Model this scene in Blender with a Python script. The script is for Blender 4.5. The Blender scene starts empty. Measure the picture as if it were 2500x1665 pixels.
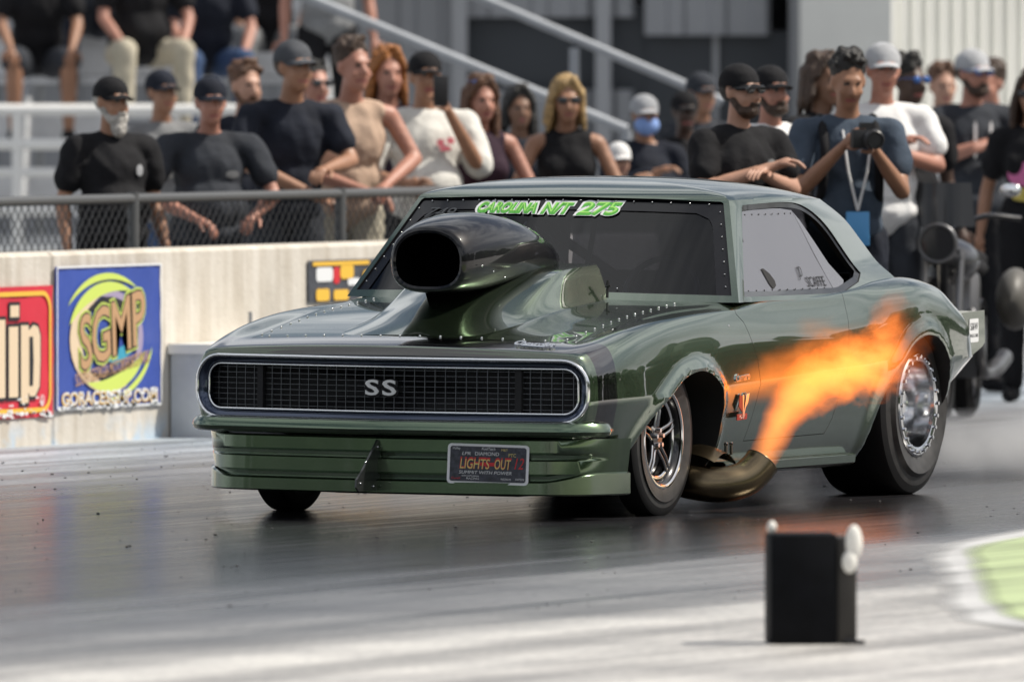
import bpy, bmesh, math, random
import numpy as np
from mathutils import Vector, Matrix
random.seed(7); np.random.seed(7)
SC = bpy.context.scene
COL = SC.collection
R_ = math.radians
PI = math.pi

# ------------------------------------------------------------------ camera
TH = R_(23.5)
CAM = Vector((21.363, -48.831, 1.85))
cam_data = bpy.data.cameras.new('camera'); cam = bpy.data.objects.new('camera', cam_data); COL.objects.link(cam)
cam.location = CAM
cam.rotation_euler = (R_(90) - 0.0218077, 0, TH)
cam_data.sensor_width = 36; cam_data.lens = 36 * 32300 / 2500
cam_data.clip_start = 1; cam_data.clip_end = 3000
cam_data.dof.use_dof = True; cam_data.dof.focus_distance = 53.3; cam_data.dof.aperture_fstop = 5.0
cam_data.dof.aperture_blades = 0
SC.camera = cam

# ------------------------------------------------------------------ world and sun
SUN_AZ = Vector((0.90, 0.44, 0)).normalized()      # towards the sun, in plan
SUN_EL = R_(52)
w = bpy.data.worlds.new('World'); SC.world = w; w.use_nodes = True
nt = w.node_tree; nt.nodes.clear()
def wn(t): return nt.nodes.new(t)
out = wn('ShaderNodeOutputWorld'); bg = wn('ShaderNodeBackground'); sky = wn('ShaderNodeTexSky')
sky.sky_type = 'NISHITA'; sky.sun_disc = False; sky.sun_elevation = SUN_EL
sky.sun_rotation = math.atan2(SUN_AZ.x, SUN_AZ.y)
sky.air_density = 1.0; sky.dust_density = 4.0; sky.ozone_density = 1.0
tc = wn('ShaderNodeTexCoord'); mp = wn('ShaderNodeMapping'); mp.inputs['Scale'].default_value = (1, 1, 3.0)
nz = wn('ShaderNodeTexNoise'); nz.inputs['Scale'].default_value = 2.6; nz.inputs['Detail'].default_value = 6; nz.inputs['Roughness'].default_value = .58
cr = wn('ShaderNodeValToRGB'); cr.color_ramp.elements[0].position = .40; cr.color_ramp.elements[1].position = .60
cr.color_ramp.elements[0].color = (0, 0, 0, 1); cr.color_ramp.elements[1].color = (.85, .85, .85, 1)
mx = wn('ShaderNodeMixRGB'); mx.inputs['Color2'].default_value = (14.0, 14.2, 14.5, 1)
L = nt.links.new
L(tc.outputs['Generated'], mp.inputs['Vector']); L(mp.outputs['Vector'], nz.inputs['Vector'])
L(nz.outputs['Fac'], cr.inputs['Fac']); L(cr.outputs['Color'], mx.inputs['Fac'])
L(sky.outputs['Color'], mx.inputs['Color1']); L(mx.outputs['Color'], bg.inputs['Color'])
bg.inputs['Strength'].default_value = .072
L(bg.outputs['Background'], out.inputs['Surface'])
sd = bpy.data.lights.new('sun', 'SUN'); so = bpy.data.objects.new('sun', sd); COL.objects.link(so)
sd.energy = 5.0; sd.angle = R_(.55); sd.color = (1.0, .94, .84)
sv = Vector((SUN_AZ.x * math.cos(SUN_EL), SUN_AZ.y * math.cos(SUN_EL), math.sin(SUN_EL)))
so.rotation_euler = (-sv).to_track_quat('-Z', 'Y').to_euler(); so.location = (40, 20, 50)
vs = SC.view_settings; vs.view_transform = 'Standard'; vs.look = 'None'; vs.gamma = 1; vs.exposure = 0.0
vs.use_curve_mapping = False
SC.render.engine = 'CYCLES'
cy = SC.cycles
cy.max_bounces = 8; cy.transparent_max_bounces = 16; cy.volume_bounces = 0; cy.use_denoising = True
cy.caustics_reflective = False; cy.caustics_refractive = False; cy.sample_clamp_indirect = 6
cy.volume_step_rate = 1.0; cy.volume_max_steps = 128

# ------------------------------------------------------------------ helpers
MATS = {}
def new_mat(name):
    m = bpy.data.materials.new(name); m.use_nodes = True; MATS[name] = m
    return m, m.node_tree, m.node_tree.nodes['Principled BSDF']
def mat(name, col, rough=.5, metal=0., coat=0., spec=.5, noise=0., nscale=20., bump=0., bscale=60., bdist=.01, emit=0.):
    m, t, b = new_mat(name)
    b.inputs['Base Color'].default_value = (*col, 1); b.inputs['Roughness'].default_value = rough
    b.inputs['Metallic'].default_value = metal; b.inputs['Coat Weight'].default_value = coat
    b.inputs['Coat Roughness'].default_value = .03; b.inputs['Specular IOR Level'].default_value = spec
    if emit: b.inputs['Emission Color'].default_value = (*col, 1); b.inputs['Emission Strength'].default_value = emit
    if noise or bump:
        c = t.nodes.new('ShaderNodeTexCoord')
    if noise:
        n = t.nodes.new('ShaderNodeTexNoise'); n.inputs['Scale'].default_value = nscale; n.inputs['Detail'].default_value = 5
        r = t.nodes.new('ShaderNodeValToRGB')
        r.color_ramp.elements[0].position = .3; r.color_ramp.elements[1].position = .7
        r.color_ramp.elements[0].color = (*[max(0, x * (1 - noise)) for x in col], 1)
        r.color_ramp.elements[1].color = (*[min(1, x * (1 + noise)) for x in col], 1)
        t.links.new(c.outputs['Object'], n.inputs['Vector']); t.links.new(n.outputs['Fac'], r.inputs['Fac'])
        t.links.new(r.outputs['Color'], b.inputs['Base Color'])
    if bump:
        n2 = t.nodes.new('ShaderNodeTexNoise'); n2.inputs['Scale'].default_value = bscale; n2.inputs['Detail'].default_value = 4
        bp = t.nodes.new('ShaderNodeBump'); bp.inputs['Strength'].default_value = bump; bp.inputs['Distance'].default_value = bdist
        t.links.new(c.outputs['Object'], n2.inputs['Vector']); t.links.new(n2.outputs['Fac'], bp.inputs['Height'])
        t.links.new(bp.outputs['Normal'], b.inputs['Normal'])
    return m

def link(name, me, parent=None, m=None, smooth=None):
    o = bpy.data.objects.new(name, me); COL.objects.link(o)
    if parent: o.parent = parent
    if m is not None:
        for x in (m if isinstance(m, (list, tuple)) else [m]): me.materials.append(x)
    if smooth is not None:
        shade(me, smooth)
    return o
def shade(me, deg=30):
    me.polygons.foreach_set('use_smooth', [True] * len(me.polygons))
    me.set_sharp_from_angle(angle=R_(deg)); me.update()
def tag(o, label, cat, group=None):
    o['label'] = label; o['category'] = cat
    if group: o['group'] = group
    return o
def empty(name, loc=(0, 0, 0), rz=0, parent=None):
    o = bpy.data.objects.new(name, None); COL.objects.link(o); o.location = loc; o.rotation_euler = (0, 0, rz)
    o.empty_display_size = .2
    if parent: o.parent = parent
    return o
def struct(o): o['kind'] = 'structure'; return o

class MB:
    """collects faces; build() links them as one mesh object"""
    def __init__(s): s.v = []; s.f = []; s.mi = []
    def add(s, vs, fs, mi=0):
        k = len(s.v); s.v += [tuple(v) for v in vs]; s.f += [tuple(i + k for i in f) for f in fs]; s.mi += [mi] * len(fs); return s
    def box(s, x0, x1, y0, y1, z0, z1, mi=0):
        return s.add([(x0,y0,z0),(x1,y0,z0),(x1,y1,z0),(x0,y1,z0),(x0,y0,z1),(x1,y0,z1),(x1,y1,z1),(x0,y1,z1)],
                     [(0,3,2,1),(4,5,6,7),(0,1,5,4),(1,2,6,5),(2,3,7,6),(3,0,4,7)], mi)
    def tube(s, pts, r, n=10, mi=0, caps=True, closed=False):
        pts = [Vector(p) for p in pts]; rr = r if isinstance(r, (list, tuple)) else [r] * len(pts)
        N = len(pts); rings = []; prev = None
        for i, p in enumerate(pts):
            a = pts[(i - 1) % N] if (closed or i > 0) else p; b = pts[(i + 1) % N] if (closed or i < N - 1) else p
            d = (b - a).normalized()
            if prev is None:
                u = d.orthogonal().normalized()
            else:
                u = (prev - d * prev.dot(d)); u = u.normalized() if u.length > 1e-6 else d.orthogonal().normalized()
            prev = u; w_ = d.cross(u)
            rings.append([p + (u * math.cos(2*PI*k/n) + w_ * math.sin(2*PI*k/n)) * rr[i] for k in range(n)])
        vs = [v for r_ in rings for v in r_]; fs = []
        for i in range(N if closed else N - 1):
            j = (i + 1) % N
            for k in range(n):
                fs.append((i*n+k, i*n+(k+1) % n, j*n+(k+1) % n, j*n+k))
        if caps and not closed:
            fs.append(tuple(reversed(range(n)))); fs.append(tuple((N-1)*n+k for k in range(n)))
        return s.add(vs, fs, mi)
    def grid(s, P, mi=0, closeu=False, flip=False):
        nu = len(P); nv = len(P[0]); vs = [p for r in P for p in r]; fs = []
        for i in range(nu if closeu else nu - 1):
            for j in range(nv - 1):
                k = (i + 1) % nu
                q = (i*nv+j, i*nv+j+1, k*nv+j+1, k*nv+j); fs.append(q[::-1] if flip else q)
        return s.add(vs, fs, mi)
    def lathe(s, prof, n=48, mi=0, axis='x', c=(0, 0, 0)):
        """prof: list of (a, r) along the axis"""
        vs = []; fs = []
        for a, r in prof:
            for k in range(n):
                t = 2*PI*k/n; u, v_ = r*math.cos(t), r*math.sin(t)
                p = (a, u, v_) if axis == 'x' else (u, a, v_) if axis == 'y' else (u, v_, a)
                vs.append((p[0]+c[0], p[1]+c[1], p[2]+c[2]))
        for i in range(len(prof)-1):
            for k in range(n): fs.append((i*n+k, i*n+(k+1) % n, (i+1)*n+(k+1) % n, (i+1)*n+k))
        return s.add(vs, fs, mi)
    def ball(s, c, r, seg=12, rings=8, mi=0, rot=None):
        r = (r, r, r) if not isinstance(r, (tuple, list)) else r; c = Vector(c); vs = []; fs = []
        vs.append(Vector((0, 0, -r[2])))
        for i in range(1, rings):
            t = PI*i/rings
            for k in range(seg):
                a = 2*PI*k/seg; vs.append(Vector((r[0]*math.sin(t)*math.cos(a), r[1]*math.sin(t)*math.sin(a), -r[2]*math.cos(t))))
        vs.append(Vector((0, 0, r[2]))); n = len(vs)
        for k in range(seg): fs.append((0, 1+(k+1) % seg, 1+k)); fs.append((n-1, n-1-seg+k, n-1-seg+(k+1) % seg))
        for i in range(rings-2):
            for k in range(seg):
                a = 1+i*seg; fs.append((a+k, a+(k+1) % seg, a+seg+(k+1) % seg, a+seg+k))
        if rot is not None: vs = [rot @ v for v in vs]
        return s.add([v + c for v in vs], fs, mi)
    def cap(s, p, q, r1, r2=None, n=10, mi=0):
        r2 = r1 if r2 is None else r2; p = Vector(p); q = Vector(q); d = (q-p)
        if d.length < 1e-5: return s.ball(p, r1, n, 6, mi)
        d.normalize(); pts = []; rr = []
        for a in (80, 50, 20): pts.append(p - d*r1*math.sin(R_(a))); rr.append(r1*math.cos(R_(a)))
        pts.append(p); rr.append(r1); pts.append(q); rr.append(r2)
        for a in (20, 50, 80): pts.append(q + d*r2*math.sin(R_(a))); rr.append(r2*math.cos(R_(a)))
        return s.tube(pts, rr, n, mi)
    def prism(s, poly, a0, a1, axis='x', mi=0):
        """poly of 2-d points extruded along an axis"""
        def p3(p, a): return (a, p[0], p[1]) if axis == 'x' else (p[0], a, p[1]) if axis == 'y' else (p[0], p[1], a)
        n = len(poly); vs = [p3(p, a0) for p in poly] + [p3(p, a1) for p in poly]
        fs = [tuple(range(n)), tuple(reversed(range(n, 2*n)))] + [(i, i+n, (i+1) % n+n, (i+1) % n) for i in range(n)]
        return s.add(vs, fs, mi)
    def mesh(s, name, fn=None):
        me = bpy.data.meshes.new(name)
        v = s.v if fn is None else [fn(p) for p in s.v]
        me.from_pydata(v, [], s.f); me.polygons.foreach_set('material_index', s.mi); me.update()
        return me
    def build(s, name, m, parent=None, smooth=30, fn=None, fix=True):
        me = s.mesh(name, fn)
        if fix:
            bm = bmesh.new(); bm.from_mesh(me); bmesh.ops.remove_doubles(bm, verts=bm.verts, dist=1e-6)
            bmesh.ops.recalc_face_normals(bm, faces=bm.faces); bm.to_mesh(me); bm.free()
        return link(name, me, parent, m, smooth)

def evaluated(o, name):
    dg = bpy.context.evaluated_depsgraph_get(); e = o.evaluated_get(dg)
    me = bpy.data.meshes.new_from_object(e); me.name = name
    return me
def drop(o):
    d = o.data; bpy.data.objects.remove(o)
    if isinstance(d, bpy.types.Mesh) and d.users == 0: bpy.data.meshes.remove(d)
def fixed(me):
    bm = bmesh.new(); bm.from_mesh(me); bmesh.ops.remove_doubles(bm, verts=bm.verts, dist=1e-5)
    bmesh.ops.recalc_face_normals(bm, faces=bm.faces); bm.to_mesh(me); bm.free(); return me
def boolean(me, cutters, op='DIFFERENCE'):
    """me (mesh) with a list of MB cutters"""
    o = bpy.data.objects.new('tmp', me); COL.objects.link(o); cs = []
    for c in cutters:
        k = bpy.data.objects.new('cut', fixed(c.mesh('cut'))); COL.objects.link(k); cs.append(k)
        for mm in me.materials: k.data.materials.append(mm)
        md = o.modifiers.new('b', 'BOOLEAN'); md.operation = op; md.object = k; md.solver = 'EXACT'
    bpy.context.view_layer.update()
    r = evaluated(o, me.name)
    for k in cs: drop(k)
    bpy.data.objects.remove(o)
    return r
def warp_mesh(me, fn):
    for v in me.vertices: v.co = fn(v.co)
    me.update(); return me
def pchip(xk, yk, x):
    xk = np.array(xk, float); yk = np.array(yk, float); x = np.atleast_1d(np.array(x, float))
    h = np.diff(xk); d = np.diff(yk)/h; n = len(xk); m = np.zeros(n)
    for i in range(1, n-1):
        if d[i-1]*d[i] > 0:
            w1 = 2*h[i]+h[i-1]; w2 = h[i]+2*h[i-1]; m[i] = (w1+w2)/(w1/d[i-1]+w2/d[i])
    m[0] = d[0]; m[-1] = d[-1]
    i = np.clip(np.searchsorted(xk, x)-1, 0, n-2); t = (x-xk[i])/h[i]
    return ((2*t**3-3*t**2+1)*yk[i]+(t**3-2*t**2+t)*h[i]*m[i]+(-2*t**3+3*t**2)*yk[i+1]+(t**3-t**2)*h[i]*m[i+1])
def catmull(pts, n):
    """centripetal-ish curve through 2-d or 3-d points, n samples per span"""
    P = [Vector(p) for p in pts]; P = [P[0]*2-P[1]] + P + [P[-1]*2-P[-2]]; o = []
    for i in range(1, len(P)-2):
        for k in range(n):
            t = k/n; a, b, c, d = P[i-1], P[i], P[i+1], P[i+2]
            o.append(.5*((2*b)+(-a+c)*t+(2*a-5*b+4*c-d)*t*t+(-a+3*b-3*c+d)*t**3))
    o.append(P[-2]); return o
def sstep(a, b, x):
    t = min(1, max(0, (x-a)/(b-a))); return t*t*(3-2*t)

_fontcache = {}
def text_mesh(txt, size, extrude=.002, offset=0, shear=0, align='CENTER', spacing=1.0, bevel=0):
    cu = bpy.data.curves.new('txt', 'FONT'); cu.body = txt; cu.size = size; cu.extrude = extrude; cu.offset = offset
    cu.shear = shear; cu.align_x = align; cu.align_y = 'CENTER'; cu.space_character = spacing; cu.resolution_u = 3; cu.bevel_depth = bevel
    o = bpy.data.objects.new('txt', cu); COL.objects.link(o); bpy.context.view_layer.update()
    me = evaluated(o, 'lettering'); bpy.data.objects.remove(o); bpy.data.curves.remove(cu)
    me.materials.clear()
    return me
def text(name, txt, size, mtx, m, parent, width=None, **k):
    """lettering as a mesh; mtx maps (right, up, out) text space into the parent's space; width rescales to fit"""
    me = text_mesh(txt, size, **k)
    if width:
        xs = [v.co.x for v in me.vertices]; sc = width/(max(xs)-min(xs)); me.transform(Matrix.Diagonal((sc, 1, 1, 1)))
    me.transform(mtx); o = link(name, me, parent, m); return o
def frame(o, right, up):
    r = Vector(right).normalized(); u = Vector(up); u = (u - r*u.dot(r)).normalized(); n = r.cross(u)
    return Matrix(((r.x, u.x, n.x, o[0]), (r.y, u.y, n.y, o[1]), (r.z, u.z, n.z, o[2]), (0, 0, 0, 1)))

# world axes of the picture plane, used to lay out the buildings and the crowd that face the track
RX = Vector((math.cos(TH), math.sin(TH), 0)); FY = Vector((-math.sin(TH), math.cos(TH), 0))
# ------------------------------------------------------------------ materials
M_white = mat('white_paint', (.78, .78, .76), .45, noise=.06, nscale=3)
M_alu = mat('aluminium', (.62, .63, .65), .38, .7, noise=.12, nscale=6)
M_galv = mat('galvanised_steel', (.34, .35, .36), .45, .6, noise=.15, nscale=12)
M_rail = mat('handrail_grey', (.30, .32, .35), .5, .2, noise=.1, nscale=8)
M_black = mat('black_plastic', (.012, .012, .014), .42, noise=.2, nscale=10)
M_dark = mat('dark_interior', (.010, .010, .012), .7)
M_wire = mat('fence_wire', (.06, .063, .068), .5, .5)
M_sid_grey = mat('grey_siding', (.30, .31, .33), .5, .1, noise=.1, nscale=1.2)
M_sid_white = mat('cream_siding', (.74, .74, .70), .5, .0, noise=.06, nscale=1.5)
M_opening = mat('dark_opening', (.035, .042, .052), .5)
M_column = mat('steel_column', (.36, .37, .39), .5, .1)
M_steel_box = mat('grey_box_steel', (.55, .58, .62), .5, .2, noise=.12, nscale=7)

def concrete():
    m, t, b = new_mat('barrier_concrete'); N = t.nodes.new
    c = N('ShaderNodeTexCoord'); n1 = N('ShaderNodeTexNoise'); n1.inputs['Scale'].default_value = 2.2; n1.inputs['Detail'].default_value = 8; n1.inputs['Roughness'].default_value = .65
    r = N('ShaderNodeValToRGB'); e = r.color_ramp.elements
    e[0].position = .3; e[0].color = (.50, .46, .40, 1); e[1].position = .7; e[1].color = (.68, .64, .58, 1)
    # streaks running down
    mp = N('ShaderNodeMapping'); mp.inputs['Scale'].default_value = (1, 5, .5)
    n2 = N('ShaderNodeTexNoise'); n2.inputs['Scale'].default_value = 2.5; n2.inputs['Detail'].default_value = 5
    r2 = N('ShaderNodeValToRGB'); r2.color_ramp.elements[0].position = .35; r2.color_ramp.elements[0].color = (.72, .68, .62, 1); r2.color_ramp.elements[1].position = .6; r2.color_ramp.elements[1].color = (1, 1, 1, 1)
    mul = N('ShaderNodeMixRGB'); mul.blend_type = 'MULTIPLY'; mul.inputs['Fac'].default_value = .6
    # sky-blue overspray low on the wall
    sp = N('ShaderNodeSeparateXYZ'); n3 = N('ShaderNodeTexNoise'); n3.inputs['Scale'].default_value = 5; n3.inputs['Detail'].default_value = 4
    lo = N('ShaderNodeMapRange'); lo.inputs[1].default_value = .14; lo.inputs[2].default_value = .0
    m2 = N('ShaderNodeMath'); m2.operation = 'MULTIPLY'; gt = N('ShaderNodeMapRange'); gt.inputs[1].default_value = .5; gt.inputs[2].default_value = .62
    mb = N('ShaderNodeMixRGB'); mb.inputs['Color2'].default_value = (.42, .52, .62, 1)
    bp = N('ShaderNodeBump'); bp.inputs['Strength'].default_value = .35; bp.inputs['Distance'].default_value = .01
    n4 = N('ShaderNodeTexNoise'); n4.inputs['Scale'].default_value = 45; n4.inputs['Detail'].default_value = 5
    K = t.links.new
    K(c.outputs['Object'], n1.inputs['Vector']); K(n1.outputs['Fac'], r.inputs['Fac']); K(c.outputs['Object'], mp.inputs['Vector']); K(mp.outputs['Vector'], n2.inputs['Vector'])
    K(n2.outputs['Fac'], r2.inputs['Fac']); K(r.outputs['Color'], mul.inputs['Color1']); K(r2.outputs['Color'], mul.inputs['Color2'])
    K(c.outputs['Object'], sp.inputs[0]); K(sp.outputs['Z'], lo.inputs[0]); K(c.outputs['Object'], n3.inputs['Vector']); K(n3.outputs['Fac'], gt.inputs[0])
    K(lo.outputs[0], m2.inputs[0]); K(gt.outputs[0], m2.inputs[1]); K(m2.outputs[0], mb.inputs['Fac']); K(mul.outputs['Color'], mb.inputs['Color1'])
    K(mb.outputs['Color'], b.inputs['Base Color']); K(c.outputs['Object'], n4.inputs['Vector']); K(n4.outputs['Fac'], bp.inputs['Height']); K(bp.outputs['Normal'], b.inputs['Normal'])
    b.inputs['Roughness'].default_value = .85
    return m
M_conc = concrete()

def track():
    m, t, b = new_mat('track_surface'); N = t.nodes.new; K = t.links.new
    c = N('ShaderNodeTexCoord'); sp = N('ShaderNodeSeparateXYZ'); K(c.outputs['Object'], sp.inputs[0])
    # wander of the rubber groove across the lane
    mw = N('ShaderNodeMapping'); mw.inputs['Scale'].default_value = (.5, .07, 1); nw = N('ShaderNodeTexNoise'); nw.inputs['Scale'].default_value = 1.0; nw.inputs['Detail'].default_value = 4
    K(c.outputs['Object'], mw.inputs['Vector']); K(mw.outputs['Vector'], nw.inputs['Vector'])
    wa = N('ShaderNodeMath'); wa.operation = 'MULTIPLY_ADD'; wa.inputs[1].default_value = 2.6; wa.inputs[2].default_value = -1.3; K(nw.outputs['Fac'], wa.inputs[0])
    xs = N('ShaderNodeMath'); xs.operation = 'ADD'; K(sp.outputs['X'], xs.inputs[0]); K(wa.outputs[0], xs.inputs[1])
    mr = N('ShaderNodeMapRange'); mr.inputs[1].default_value = -8; mr.inputs[2].default_value = 8; K(xs.outputs[0], mr.inputs[0])
    ramp = N('ShaderNodeValToRGB'); E_ = ramp.color_ramp.elements
    stops = [(-8, (.46, .48, .50)), (-5.0, (.44, .51, .58)), (-4.3, (.40, .45, .50)), (-3.4, (.26, .265, .28)), (-2.5, (.12, .122, .13)), (-1.7, (.032, .032, .035)), (1.5, (.020, .020, .023)), (2.3, (.05, .051, .056)), (3.1, (.13, .132, .14)), (3.8, (.30, .30, .30)), (4.6, (.56, .55, .525)), (8, (.68, .66, .63))]  # rubber and concrete tones; mid stops cooled to carry the sky's bluish reflection
    while len(E_) < len(stops): E_.new(.5)
    for e, (x, col) in zip(E_, stops): e.position = (x+8)/16; e.color = (*col, 1)
    K(mr.outputs[0], ramp.inputs['Fac'])
    # tyre streaks along the track
    m1 = N('ShaderNodeMapping'); m1.inputs['Scale'].default_value = (4.5, .10, 1); m1.inputs['Rotation'].default_value = (0, 0, .03)
    n1 = N('ShaderNodeTexNoise'); n1.inputs['Scale'].default_value = 1; n1.inputs['Detail'].default_value = 7; n1.inputs['Roughness'].default_value = .65
    K(c.outputs['Object'], m1.inputs['Vector']); K(m1.outputs['Vector'], n1.inputs['Vector'])
    r1 = N('ShaderNodeValToRGB'); r1.color_ramp.elements[0].position = .36; r1.color_ramp.elements[0].color = (.38, .38, .40, 1); r1.color_ramp.elements[1].position = .60; r1.color_ramp.elements[1].color = (1.25, 1.25, 1.25, 1)
    K(n1.outputs['Fac'], r1.inputs['Fac'])
    mu = N('ShaderNodeMixRGB'); mu.blend_type = 'MULTIPLY'; mu.inputs['Fac'].default_value = .42; K(ramp.outputs['Color'], mu.inputs['Color1']); K(r1.outputs['Color'], mu.inputs['Color2'])
    # laid rubber: long black patches along the lane
    m6 = N('ShaderNodeMapping'); m6.inputs['Scale'].default_value = (1.9, .085, 1); m6.inputs['Rotation'].default_value = (0, 0, -.02); n6 = N('ShaderNodeTexNoise'); n6.inputs['Scale'].default_value = 1; n6.inputs['Detail'].default_value = 9; n6.inputs['Roughness'].default_value = .7
    K(c.outputs['Object'], m6.inputs['Vector']); K(m6.outputs['Vector'], n6.inputs['Vector'])
    r6 = N('ShaderNodeValToRGB'); r6.color_ramp.elements[0].position = .44; r6.color_ramp.elements[0].color = (.22, .22, .235, 1); r6.color_ramp.elements[1].position = .53; r6.color_ramp.elements[1].color = (1, 1, 1, 1); K(n6.outputs['Fac'], r6.inputs['Fac'])
    mu6 = N('ShaderNodeMixRGB'); mu6.blend_type = 'MULTIPLY'; mu6.inputs['Fac'].default_value = .55; K(mu.outputs['Color'], mu6.inputs['Color1']); K(r6.outputs['Color'], mu6.inputs['Color2']); mu = mu6
    # stains and grit
    n2 = N('ShaderNodeTexNoise'); n2.inputs['Scale'].default_value = 1.1; n2.inputs['Detail'].default_value = 8; K(c.outputs['Object'], n2.inputs['Vector'])
    r2 = N('ShaderNodeValToRGB'); r2.color_ramp.elements[0].position = .3; r2.color_ramp.elements[0].color = (.62, .62, .64, 1); r2.color_ramp.elements[1].position = .65; r2.color_ramp.elements[1].color = (1.1, 1.1, 1.1, 1)
    K(n2.outputs['Fac'], r2.inputs['Fac'])
    mu2 = N('ShaderNodeMixRGB'); mu2.blend_type = 'MULTIPLY'; mu2.inputs['Fac'].default_value = .8; K(mu.outputs['Color'], mu2.inputs['Color1']); K(r2.outputs['Color'], mu2.inputs['Color2'])
    # fine aggregate of the bare concrete
    n7 = N('ShaderNodeTexNoise'); n7.inputs['Scale'].default_value = 38; n7.inputs['Detail'].default_value = 4; n7.inputs['Roughness'].default_value = .7; m7 = N('ShaderNodeMapping'); m7.inputs['Scale'].default_value = (1, .35, 1); K(c.outputs['Object'], m7.inputs['Vector']); K(m7.outputs['Vector'], n7.inputs['Vector'])
    r7 = N('ShaderNodeValToRGB'); r7.color_ramp.elements[0].position = .36; r7.color_ramp.elements[0].color = (.60, .60, .61, 1); r7.color_ramp.elements[1].position = .6; r7.color_ramp.elements[1].color = (1.08, 1.07, 1.05, 1); K(n7.outputs['Fac'], r7.inputs['Fac'])
    mu7 = N('ShaderNodeMixRGB'); mu7.blend_type = 'MULTIPLY'; mu7.inputs['Fac'].default_value = .8; K(mu2.outputs['Color'], mu7.inputs['Color1']); K(r7.outputs['Color'], mu7.inputs['Color2']); mu2 = mu7
    # pale specks of grit
    vo = N('ShaderNodeTexVoronoi'); vo.inputs['Scale'].default_value = 9; mv = N('ShaderNodeMapping'); mv.inputs['Scale'].default_value = (1.6, .5, 1); K(c.outputs['Object'], mv.inputs['Vector']); K(mv.outputs['Vector'], vo.inputs['Vector'])
    sg = N('ShaderNodeMath'); sg.operation = 'LESS_THAN'; sg.inputs[1].default_value = .055; K(vo.outputs['Distance'], sg.inputs[0])
    mu3 = N('ShaderNodeMixRGB'); mu3.inputs['Color2'].default_value = (.02, .02, .02, 1); sgm = N('ShaderNodeMath'); sgm.operation = 'MULTIPLY'; sgm.inputs[1].default_value = .6; K(sg.outputs[0], sgm.inputs[0]); K(sgm.outputs[0], mu3.inputs['Fac']); K(mu2.outputs['Color'], mu3.inputs['Color1'])
    K(mu3.outputs['Color'], b.inputs['Base Color'])
    # rubbered lane is glossier than the bare concrete
    rr = N('ShaderNodeMapRange'); rr.inputs[1].default_value = .03; rr.inputs[2].default_value = .3; rr.inputs[3].default_value = .22; rr.inputs[4].default_value = .50
    bw = N('ShaderNodeRGBToBW'); K(mu.outputs['Color'], bw.inputs[0]); K(bw.outputs[0], rr.inputs[0])
    n5 = N('ShaderNodeTexNoise'); n5.inputs['Scale'].default_value = 3; n5.inputs['Detail'].default_value = 6; K(m1.outputs['Vector'], n5.inputs['Vector'])
    ra = N('ShaderNodeMath'); ra.operation = 'MULTIPLY_ADD'; ra.inputs[1].default_value = .20; K(n5.outputs['Fac'], ra.inputs[0]); 
    rb = N('ShaderNodeMath'); rb.operation = 'SUBTRACT'; rb.inputs[1].default_value = .12; K(rr.outputs[0], rb.inputs[0]); K(rb.outputs[0], ra.inputs[2])
    K(ra.outputs[0], b.inputs['Roughness'])
    n3 = N('ShaderNodeTexNoise'); n3.inputs['Scale'].default_value = 60; n3.inputs['Detail'].default_value = 3; K(c.outputs['Object'], n3.inputs['Vector'])
    bp = N('ShaderNodeBump'); bp.inputs['Strength'].default_value = .25; bp.inputs['Distance'].default_value = .004; K(n3.outputs['Fac'], bp.inputs['Height'])
    bp2 = N('ShaderNodeBump'); bp2.inputs['Strength'].default_value = .3; bp2.inputs['Distance'].default_value = .006; K(n1.outputs['Fac'], bp2.inputs['Height']); K(bp.outputs['Normal'], bp2.inputs['Normal'])
    K(bp2.outputs['Normal'], b.inputs['Normal'])
    b.inputs['Specular IOR Level'].default_value = .45
    return m
M_track = track()
def worn(name, col):
    m, t, b = new_mat(name); N = t.nodes.new; K = t.links.new
    b.inputs['Roughness'].default_value = .55
    c = N('ShaderNodeTexCoord'); n1 = N('ShaderNodeTexNoise'); n1.inputs['Scale'].default_value = 1; n1.inputs['Detail'].default_value = 8; mp = N('ShaderNodeMapping'); mp.inputs['Scale'].default_value = (3.5, .25, 1)
    K(c.outputs['Object'], mp.inputs['Vector']); K(mp.outputs['Vector'], n1.inputs['Vector'])
    r = N('ShaderNodeValToRGB'); r.color_ramp.elements[0].position = .35; r.color_ramp.elements[0].color = (*[x*.62 for x in col], 1); r.color_ramp.elements[1].position = .6; r.color_ramp.elements[1].color = (*col, 1); K(n1.outputs['Fac'], r.inputs['Fac']); K(r.outputs['Color'], b.inputs['Base Color'])
    at_ = N('ShaderNodeAttribute'); at_.attribute_name = 'wear'
    a = N('ShaderNodeMath'); a.operation = 'MULTIPLY_ADD'; a.inputs[1].default_value = 1.5; K(at_.outputs['Fac'], a.inputs[0])
    s = N('ShaderNodeMath'); s.operation = 'MULTIPLY_ADD'; s.inputs[1].default_value = .9; s.inputs[2].default_value = -.72; K(n1.outputs['Fac'], s.inputs[0]); K(s.outputs[0], a.inputs[2]); a.use_clamp = True
    K(a.outputs[0], b.inputs['Alpha']); return m
M_pw = worn('white_track_paint', (.54, .54, .54)); M_pg = worn('green_track_paint', (.44, .53, .28)) #, (.56, .56, .56), .6, noise=.15, nscale=3)
#, (.42, .50, .29), .6, noise=.14, nscale=3)

# ------------------------------------------------------------------ the setting
g = MB(); g.add([(-400, -300, 0), (400, -300, 0), (400, 900, 0), (-400, 900, 0)], [(0, 1, 2, 3)])
struct(g.build('track', M_track, smooth=None))
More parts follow.
